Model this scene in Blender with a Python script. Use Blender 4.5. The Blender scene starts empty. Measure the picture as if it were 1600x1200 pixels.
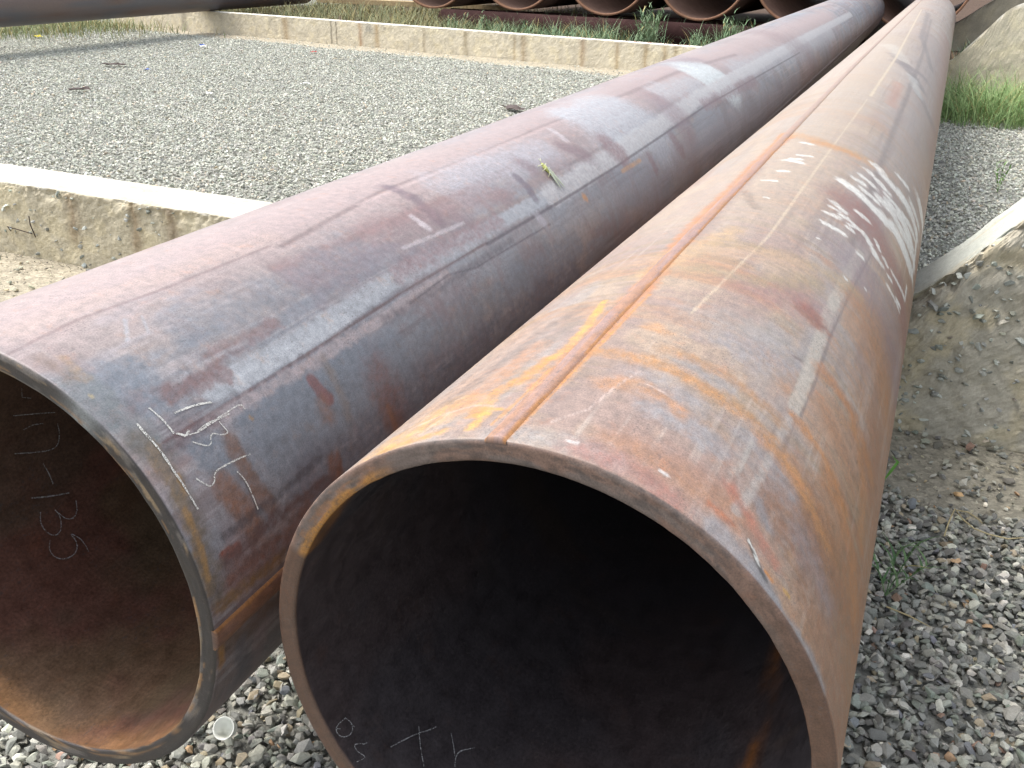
import bpy, bmesh, math, random
import numpy as np
from mathutils import Vector, Matrix
random.seed(7); RNG = np.random.default_rng(11)
S = bpy.context.scene
# ---------------------------------------------------------------- camera, sky, sun, exposure
CAM = np.array([0.0, 0.0, 1.600]); PITCH = 0.42842; ROLL = 0.01733; FPX = 1479.63
cam = bpy.data.cameras.new("camera"); cam.sensor_width = 36.0; cam.lens = FPX/1600*36; cam.clip_start = .02; cam.clip_end = 500
camo = bpy.data.objects.new("camera", cam); S.collection.objects.link(camo); S.camera = camo
cp, sp = math.cos(PITCH), math.sin(PITCH)
FW = np.array([0, cp, -sp]); UP0 = np.array([0, sp, cp]); RT0 = np.array([1.0, 0, 0])
RT = RT0*math.cos(ROLL)+UP0*math.sin(ROLL); UP = -RT0*math.sin(ROLL)+UP0*math.cos(ROLL)
m = Matrix.Identity(4)
for i in range(3): m[i][0] = RT[i]; m[i][1] = UP[i]; m[i][2] = -FW[i]; m[i][3] = CAM[i]
camo.matrix_world = m
SUN_EL, SUN_AZ = math.radians(60), math.radians(-70)      # azimuth measured from +Y towards +X
w = bpy.data.worlds.new("World"); S.world = w; w.use_nodes = True
nt = w.node_tree; bg = nt.nodes['Background']; sky = nt.nodes.new('ShaderNodeTexSky'); sky.sky_type = 'NISHITA'; sky.sun_disc = False
sky.sun_elevation = SUN_EL; sky.sun_rotation = SUN_AZ; sky.dust_density = 4.0; sky.air_density = 1.0; sky.ozone_density = 1.0
hs = nt.nodes.new('ShaderNodeHueSaturation'); hs.inputs['Saturation'].default_value = .35
nt.links.new(sky.outputs[0], hs.inputs['Color']); nt.links.new(hs.outputs[0], bg.inputs[0]); bg.inputs[1].default_value = 0.15
sl = bpy.data.lights.new("sun", 'SUN'); sl.energy = 1.05; sl.angle = math.radians(34); sl.color = (1, .955, .89)
so = bpy.data.objects.new("sun", sl); S.collection.objects.link(so)
sd = Vector((math.sin(SUN_AZ)*math.cos(SUN_EL), math.cos(SUN_AZ)*math.cos(SUN_EL), math.sin(SUN_EL)))
so.rotation_euler = sd.to_track_quat('Z', 'Y').to_euler(); so.location = (-6, -4, 12)
S.view_settings.view_transform = 'Standard'; S.view_settings.look = 'None'; S.view_settings.gamma = 1; S.view_settings.exposure = 1.36
S.render.engine = 'CYCLES'
try: S.cycles.max_bounces = 8; S.cycles.diffuse_bounces = 4
except Exception: pass

# ---------------------------------------------------------------- measured layout
H = 0.4057; PR_ = 0.36; TK = 0.027; ZAX = H+PR_
aR, aL, aW = 0.40438, 0.38560, 0.43613
PIPE_R = np.array([0.02267, 0.87952, ZAX]); PIPE_L = np.array([-0.72699, 1.14594, ZAX])
W1, W1B, W2 = 3.5015, 0.3437, 13.30; aW2 = .6067
def D(a): return np.array([math.sin(a), math.cos(a), 0.0])
def SD(a): return np.array([math.cos(a), -math.sin(a), 0.0])
nW, tW = D(aW), SD(aW); n2, t2 = D(aW2), SD(aW2)
def WP2(s, o, z=0.0): return t2*s+n2*o+np.array([0, 0, z])      # the same in the far wall's own directions
def so2(s, o): c_, s_ = math.cos(aW2-aW), math.sin(aW2-aW); return s*c_-o*s_, s*s_+o*c_
def WP(s, o, z=0.0): return tW*s+nW*o+np.array([0, 0, z])     # point: s along the walls, o across, z up
def pix(P):
    v = P-CAM; z = v@FW; z = np.where(np.abs(z) < 1e-6, 1e-6, z)
    return 800+FPX*(v@RT)/z, 600-FPX*(v@UP)/z, z

# ---------------------------------------------------------------- helpers
def put(o, parent=None):
    S.collection.objects.link(o)
    if parent is not None: o.parent = parent
    return o
def meshobj(name, V, F, mats=(), parent=None, smooth=False, cols=None, uv=None, midx=None):
    me = bpy.data.meshes.new(name)
    V = np.asarray(V, dtype=np.float32)
    if isinstance(F, np.ndarray):
        n, k = F.shape
        me.vertices.add(len(V)); me.vertices.foreach_set('co', V.ravel())
        me.loops.add(n*k); me.loops.foreach_set('vertex_index', F.astype(np.int32).ravel())
        me.polygons.add(n); me.polygons.foreach_set('loop_start', np.arange(n, dtype=np.int32)*k)
        me.polygons.foreach_set('loop_total', np.full(n, k, dtype=np.int32))
    else:
        me.from_pydata([tuple(map(float, v)) for v in V], [], [tuple(f) for f in F])
    for mt in mats: me.materials.append(mt)
    if midx is not None: me.polygons.foreach_set('material_index', np.asarray(midx, dtype=np.int32))
    me.update(calc_edges=True)
    me.polygons.foreach_set('use_smooth', np.full(len(me.polygons), smooth))
    if cols is not None:
        at = me.color_attributes.new('tint', 'FLOAT_COLOR', 'POINT'); c = np.ones((len(V), 4), dtype=np.float32); c[:, :3] = cols
        at.data.foreach_set('color', c.ravel())
    if uv is not None:
        at = me.attributes.new('surf', 'FLOAT_VECTOR', 'POINT'); c = np.zeros((len(V), 3), dtype=np.float32); c[:, :2] = uv
        at.data.foreach_set('vector', c.ravel())
    me.validate(); 
    return put(bpy.data.objects.new(name, me), parent)
def thing(name, label, cat, loc=(0, 0, 0), group=None):
    o = bpy.data.objects.new(name, None); S.collection.objects.link(o); o.location = tuple(map(float, loc)); o.empty_display_size = .1
    o['label'] = label; o['category'] = cat
    if group: o['group'] = group
    return o
def tag(o, label=None, cat=None, group=None, kind=None):
    if label: o['label'] = label
    if cat: o['category'] = cat
    if group: o['group'] = group
    if kind: o['kind'] = kind
    return o
def lin(c):
    c = np.asarray(c, dtype=float)/255.0
    return np.where(c <= .04045, c/12.92, ((c+.055)/1.055)**2.4)
# lattice noise (numpy)
_T = RNG.random((256, 256))
def vn(x, y, seed=0):
    x = np.asarray(x, dtype=float)+seed*17.37; y = np.asarray(y, dtype=float)+seed*9.71
    xi = np.floor(x).astype(int); yi = np.floor(y).astype(int); fx = x-xi; fy = y-yi
    fx = fx*fx*(3-2*fx); fy = fy*fy*(3-2*fy)
    g = lambda a, b: _T[(a+seed*31) & 255, (b+seed*57) & 255]
    return (g(xi, yi)*(1-fx)+g(xi+1, yi)*fx)*(1-fy)+(g(xi, yi+1)*(1-fx)+g(xi+1, yi+1)*fx)*fy
def fbm(x, y, seed=0, o=4, g=.55):
    r = 0; a = 1; t = 0
    for k in range(o): r = r+a*vn(np.asarray(x)*2**k, np.asarray(y)*2**k, seed+k*3); t += a; a *= g
    return r/t
def sst(a, b, x):
    t = np.clip((x-a)/(b-a), 0, 1); return t*t*(3-2*t)

# ---------------------------------------------------------------- materials
def mat(name):
    mt = bpy.data.materials.new(name); mt.use_nodes = True; n = mt.node_tree; b = n.nodes['Principled BSDF']
    return mt, n, b
def nd(n, t, **k):
    x = n.nodes.new(t)
    for a, v in k.items():
        if a in x.inputs.keys(): x.inputs[a].default_value = v
        else: setattr(x, a, v)
    return x
def noise(n, vec, scale, detail=4, rough=.6):
    x = nd(n, 'ShaderNodeTexNoise'); x.inputs['Scale'].default_value = scale; x.inputs['Detail'].default_value = detail; x.inputs['Roughness'].default_value = rough
    if vec is not None: n.links.new(vec, x.inputs['Vector'])
    return x.outputs['Fac']
def ramp(n, fac, stops):
    x = n.nodes.new('ShaderNodeValToRGB'); e = x.color_ramp.elements
    while len(e) < len(stops): e.new(.5)
    for i, (p, c) in enumerate(stops):
        e[i].position = p; e[i].color = (c, c, c, 1) if not isinstance(c, (tuple, list)) else (*c, 1)
    n.links.new(fac, x.inputs[0]); return x.outputs[0]
def mix(n, fac, a, b, mode='MIX'):
    x = n.nodes.new('ShaderNodeMix'); x.data_type = 'RGBA'; x.blend_type = mode
    for s, v in ((0, fac), (6, a), (7, b)):
        if isinstance(v, bpy.types.NodeSocket): n.links.new(v, x.inputs[s])
        else: x.inputs[s].default_value = v if not isinstance(v, (tuple, list)) else (*v, 1)[:4]
    return x.outputs[2]
def mapping(n, vec, sc):
    x = n.nodes.new('ShaderNodeMapping'); x.inputs['Scale'].default_value = sc; n.links.new(vec, x.inputs[0]); return x.outputs[0]
def bump(n, b, h, strength, dist):
    x = n.nodes.new('ShaderNodeBump'); x.inputs['Strength'].default_value = strength; x.inputs['Distance'].default_value = dist
    n.links.new(h, x.inputs['Height']); n.links.new(x.outputs[0], b.inputs['Normal'])
def attr(n, name, out='Color'):
    x = n.nodes.new('ShaderNodeAttribute'); x.attribute_name = name; return x.outputs[out]
def geo_pos(n): return n.nodes.new('ShaderNodeNewGeometry').outputs['Position']

def steel_material():
    mt, n, b = mat('rusted_steel')
    v = attr(n, 'surf', 'Vector'); c = attr(n, 'tint')
    fine = noise(n, v, 420, 5, .75); mid = noise(n, v, 60, 6, .7); big = noise(n, v, 9, 5, .65)
    circ = noise(n, mapping(n, v, (210, 9, 1)), 1, 3, .6); longi = noise(n, mapping(n, v, (3.0, 160, 1)), 1, 4, .6)
    c = mix(n, .75, c, ramp(n, fine, [(.3, .50), (.5, 1.0), (.7, 1.42)]), 'MULTIPLY')
    c = mix(n, .9, c, ramp(n, mid, [(.3, .66), (.5, 1.0), (.7, 1.28)]), 'MULTIPLY')
    c = mix(n, .34, c, ramp(n, circ, [(.3, .82), (.5, 1.0), (.7, 1.14)]), 'MULTIPLY')
    c = mix(n, .22, c, ramp(n, longi, [(.3, .8), (.5, 1.0), (.7, 1.15)]), 'MULTIPLY')
    # dark flaked scale specks, denser where the broad noise is high
    sp1 = noise(n, mapping(n, v, (170, 260, 1)), 1, 6, .8)
    spm = ramp(n, sp1, [(.56, 0.0), (.60, 1.0)]); reg = ramp(n, big, [(.47, 0.0), (.58, 1.0)])
    c = mix(n, mix(n, .75, (0, 0, 0), mix(n, 1.0, spm, reg, 'MULTIPLY')), c, (.075, .062, .06))
    # small rust-brown bloom and pale dust
    bl = ramp(n, noise(n, v, 24, 8, .75), [(.56, 0.0), (.72, .5)]); c = mix(n, bl, c, mix(n, 1.0, c, (1.35, .90, .62), 'MULTIPLY'))
    du = ramp(n, noise(n, mapping(n, v, (9, 16, 1)), 1, 8, .8), [(.55, 0.0), (.85, .4)]); c = mix(n, du, c, mix(n, 1.0, c, (1.45, 1.42, 1.42), 'MULTIPLY'))
    n.links.new(c, b.inputs['Base Color'])
    n.links.new(ramp(n, mid, [(.3, .40), (.7, .62)]), b.inputs['Roughness']); b.inputs['Specular IOR Level'].default_value = .55
    bump(n, b, mix(n, .5, fine, mid), .35, .0012)
    return mt
STEEL = steel_material()
def simple(name, col, rough=.7, var=.3, scale=40, spec=.3, tint=False, bumpd=.002, bs=.4):
    mt, n, b = mat(name); p = geo_pos(n); f = noise(n, p, scale, 6, .7); g = noise(n, p, scale*.13, 4, .6)
    base = attr(n, 'tint') if tint else (*col, 1)
    c = mix(n, 1.0, base, ramp(n, f, [(.25, 1-var), (.5, 1.0), (.75, 1+var)]), 'MULTIPLY')
    c = mix(n, .8, c, ramp(n, g, [(.3, 1-var*.7), (.5, 1.0), (.7, 1+var*.7)]), 'MULTIPLY')
    n.links.new(c, b.inputs['Base Color']); b.inputs['Roughness'].default_value = rough; b.inputs['Specular IOR Level'].default_value = spec
    if bs: bump(n, b, f, bs, bumpd)
    return mt

L_DATA = [[[190,164,160],0.75,0.2479,1,0.5,[[0.085,0.004],[0.445,0.013],[1.066,0.066],[2.24,0.086],[4.73,0.161],[9.483,0.236]]],[[190,164,160],0.7,0.1685,1,0.5,[[0.131,-0.024],[0.484,0.008],[1.16,0.014],[2.447,0.013],[5.051,0.095],[9.986,0.174]]],[[200,172,160],0.5,0.0498,0.8,0.5,[[0.053,0.038],[0.262,0.043],[0.596,0.06]]],[[150,104,98],0.5,0.0237,1,0.8,[[0.501,0.142],[0.955,0.162],[1.507,0.168]]],[[112,84,84],0.55,0.0129,0.9,0.4,[[0.579,0.1],[0.995,0.064],[1.382,0.075],[1.864,0.075]]],[[112,84,84],0.45,0.0238,0.9,0.4,[[1.864,0.075],[2.665,0.088],[3.664,0.087],[4.825,0.141]]],[[225,195,190],0.45,0.0138,0.9,0.5,[[0.884,0.076],[1.301,0.078],[1.953,0.082],[2.793,0.1]]],[[120,84,84],0.5,0.0064,0.9,0.5,[[0.004,0.08],[0.134,0.069],[0.301,0.081],[0.56,0.086]]],[[132,142,156],0.85,0.0647,0.5,0.9,[[0.056,0.195],[0.101,0.208]]],[[132,142,156],0.8,0.036,0.6,0.9,[[0.072,0.254],[0.162,0.254]]],[[128,136,140],0.8,0.0466,0.6,0.8,[[0.033,0.18],[0.028,0.229],[0.033,0.277],[0.047,0.307]]],[[132,142,156],0.55,0.0874,0.8,0.9,[[0.239,0.184],[0.457,0.189],[0.695,0.195]]],[[132,142,156],0.9,0.0982,0.45,0.6,[[0.23,0.402],[0.414,0.397],[0.589,0.396]]],[[132,142,156],0.9,0.0908,0.45,0.6,[[0.212,0.349],[0.336,0.338],[0.506,0.343]]],[[132,142,156],0.9,0.068,0.4,0.7,[[0.113,0.347],[0.136,0.396],[0.133,0.456]]],[[132,142,156],0.7,0.0723,0.6,0.9,[[0.625,0.41],[0.973,0.41],[1.536,0.439]]],[[112,118,134],0.75,0.0849,0.6,0.8,[[0.25,0.477],[0.486,0.477],[0.916,0.492],[1.494,0.506]]],[[170,172,180],0.5,0.0921,0.8,0.8,[[0.75,0.295],[1.222,0.324],[1.958,0.378]]],[[190,190,200],0.6,0.1215,0.7,0.8,[[1.209,0.125],[1.532,0.137],[1.755,0.163]]],[[192,196,204],0.85,0.3296,0.5,0.7,[[2.266,0.148],[2.565,0.187],[2.577,0.259]]],[[205,212,218],0.85,0.0769,0.4,0.6,[[2.208,0.281],[2.504,0.288]]],[[212,222,224],0.95,0.3587,0.3,0.5,[[3.879,0.115],[3.978,0.197]]],[[196,200,206],0.6,0.1136,0.6,0.8,[[3.082,0.154],[3.633,0.195]]],[[196,198,204],0.6,0.1371,0.7,0.8,[[4.43,0.229],[6.025,0.299],[8.836,0.34]]],[[160,158,172],0.5,0.1531,0.8,0.8,[[2.063,0.402],[3.409,0.434],[6.177,0.517]]],[[186,192,200],0.9,0.0378,0.3,0.35,[[0.179,0.277],[0.282,0.279],[0.398,0.281],[0.68,0.272],[1.072,0.278],[1.547,0.286]]],[[204,202,204],0.9,0.0664,0.3,0.35,[[1.541,0.289],[2.129,0.285],[3.557,0.255],[6.87,0.264],[11.332,0.291]]],[[200,206,214],0.8,0.0268,0.4,0.5,[[0.229,0.288],[0.391,0.287],[0.526,0.287]]],[[118,84,84],0.8,0.0053,0.8,0.5,[[0.056,0.303],[0.224,0.305],[0.427,0.304],[0.693,0.3],[1.1,0.305]]],[[96,80,90],0.8,0.0082,0.6,0.4,[[1.097,0.308],[1.545,0.315],[2.063,0.317],[3.411,0.304],[6.542,0.335]]],[[192,176,178],0.8,0.0214,0.5,0.8,[[0.142,0.314],[0.243,0.316],[0.374,0.319],[0.531,0.32],[0.885,0.319]]],[[108,78,84],0.6,0.0189,0.9,0.9,[[0.039,0.315],[0.102,0.315],[0.155,0.315]]],[[92,78,88],0.7,0.0042,0.8,0.6,[[0.711,0.326],[0.885,0.319],[1.002,0.339],[1.088,0.34],[1.442,0.35]]],[[92,82,90],0.5,0.0157,1,1,[[0.614,0.325],[0.871,0.33],[1.212,0.331]]],[[146,110,108],0.75,0.0337,0.4,0.6,[[0.12,0.25],[0.188,0.255],[0.222,0.263]]],[[150,112,110],0.6,0.0268,0.6,0.8,[[0.224,0.235],[0.382,0.234]]],[[146,92,92],0.9,0.0247,0.3,0.3,[[0.362,0.345],[0.366,0.364],[0.374,0.382]]],[[160,112,84],0.6,0.0305,0.8,0.8,[[0.358,0.384],[0.358,0.407]]],[[142,92,84],0.55,0.0683,0.9,0.9,[[0.521,0.394],[0.527,0.446],[0.523,0.494]]],[[150,100,78],0.5,0.0414,0.9,0.9,[[0.497,0.457],[0.519,0.504]]],[[168,110,70],0.6,0.0148,0.8,0.6,[[0.51,0.458],[0.516,0.5]]],[[150,130,112],0.5,0.0192,0.9,0.8,[[0.415,0.324],[0.408,0.37],[0.401,0.426]]],[[150,104,80],0.85,0.0398,0.5,0.6,[[0.1,0.397],[0.116,0.447],[0.121,0.48]]],[[138,100,80],0.8,0.0303,0.5,0.6,[[0.151,0.351],[0.146,0.401],[0.16,0.461]]],[[142,92,70],0.85,0.0353,0.4,0.6,[[0.327,0.474],[0.327,0.5]]],[[156,84,66],0.85,0.0156,0.4,0.8,[[0.053,0.478],[0.08,0.481]]],[[110,84,84],0.8,0.0218,0.6,0.9,[[0.047,0.486],[0.164,0.484],[0.314,0.494]]],[[136,90,76],0.7,0.0362,0.8,0.9,[[0.048,0.517],[0.151,0.519],[0.235,0.513]]],[[70,72,84],0.6,0.0126,0.7,1,[[0.063,0.454],[0.194,0.458],[0.299,0.452]]],[[150,110,60],0.8,0.0218,0.7,0.9,[[0.015,0.536],[0.098,0.544],[0.159,0.546]]],[[170,136,88],0.85,0.0202,0.6,1,[[0.035,0.3],[0.028,0.357],[0.019,0.42],[0.008,0.501]]],[[124,112,96],0.7,0.0347,0.8,1,[[0.026,0.284],[0.039,0.344],[0.028,0.426],[0.018,0.508]]],[[186,140,70],0.8,0.0095,0.6,0.9,[[0.024,0.394],[0.021,0.441],[0.014,0.49]]],[[186,140,70],0.7,0.0092,0.6,0.9,[[0.043,0.351],[0.038,0.375]]],[[150,120,100],0.5,0.0208,0.9,1,[[0.027,0.11],[0.028,0.162]]],[[178,140,92],0.5,0.0163,0.9,1,[[0.05,0.129],[0.041,0.171]]],[[112,84,64],0.7,0.0424,0.8,0.9,[[0.011,0.604],[0.09,0.613],[0.146,0.613]]],[[180,124,44],0.8,0.0119,0.6,0.8,[[0.012,0.598],[0.013,0.635]]],[[92,90,98],0.7,0.034,0.8,0.8,[[0.054,0.633],[0.093,0.743]]],[[122,96,110],0.7,0.0387,0.6,0.6,[[1.038,0.055],[1.035,0.133],[1.011,0.207]]],[[118,102,118],0.75,0.0342,0.5,0.5,[[1.474,0.201],[1.471,0.238],[1.455,0.27]]],[[140,112,120],0.6,0.0651,0.7,0.7,[[1.573,0.169],[1.587,0.194]]],[[140,108,116],0.6,0.0612,0.7,0.8,[[1.87,0.182],[1.95,0.248]]],[[150,108,112],0.7,0.1122,0.6,0.7,[[2.167,0.253],[2.186,0.284]]],[[150,118,128],0.55,0.1814,0.8,0.9,[[2.973,0.218],[3.001,0.323]]],[[150,112,118],0.6,0.0555,0.7,0.9,[[3.424,0.299],[4.659,0.326]]],[[146,104,110],0.6,0.0728,0.6,0.6,[[2.776,0.354],[2.801,0.398]]],[[150,104,110],0.6,0.0561,0.6,0.6,[[2.418,0.363],[2.42,0.387]]],[[132,128,140],0.6,0.0486,0.7,0.8,[[5.136,0.403],[5.363,0.452]]],[[136,120,132],0.5,0.1821,0.8,0.8,[[3.86,-0.023],[4.172,0.03]]],[[150,120,122],0.5,0.3457,0.9,0.9,[[6.278,0.045],[6.508,0.265],[6.969,0.462]]],[[168,130,130],0.5,0.0553,0.9,0.9,[[0.776,0.143],[1.037,0.183],[1.331,0.214]]],[[150,120,128],0.45,0.0864,1,0.9,[[0.525,0.195],[0.772,0.208],[1.092,0.225]]],[[160,116,118],0.55,0.039,0.8,0.9,[[0.738,0.266],[0.958,0.268],[1.219,0.277]]],[[222,212,216],0.7,0.0206,0.6,0.5,[[0.951,0.172],[0.954,0.21]]],[[214,204,208],0.6,0.0313,0.6,0.5,[[1.964,0.104],[1.936,0.16]]],[[216,206,210],0.6,0.0089,0.6,0.6,[[0.824,0.225],[1.084,0.24]]],[[190,196,206],0.6,0.006,0.6,0.5,[[0.182,0.11],[0.146,0.147]]],[[190,196,206],0.5,0.0048,0.7,0.5,[[0.207,0.118],[0.184,0.151]]],[[186,176,180],0.6,0.0056,0.7,0.9,[[0.078,0.157],[0.156,0.15],[0.228,0.157]]],[[186,186,192],0.5,0.0079,0.8,0.9,[[0.136,0.24],[0.224,0.235],[0.302,0.239]]],[[214,150,80],0.95,0.0253,0.5,0.3,[[1.729,0.341],[1.734,0.344]]],[[220,160,90],0.7,0.0144,0.6,0.7,[[2.103,0.34],[2.31,0.341]]],[[196,176,120],0.8,0.0058,0.5,0.4,[[0.024,0.2],[0.025,0.202]]],[[186,140,60],0.8,0.0061,0.5,0.4,[[0.207,0.338],[0.209,0.342]]],[[210,206,216],0.6,0.0364,0.6,0.5,[[1.404,0.326],[1.41,0.334]]]]
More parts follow.
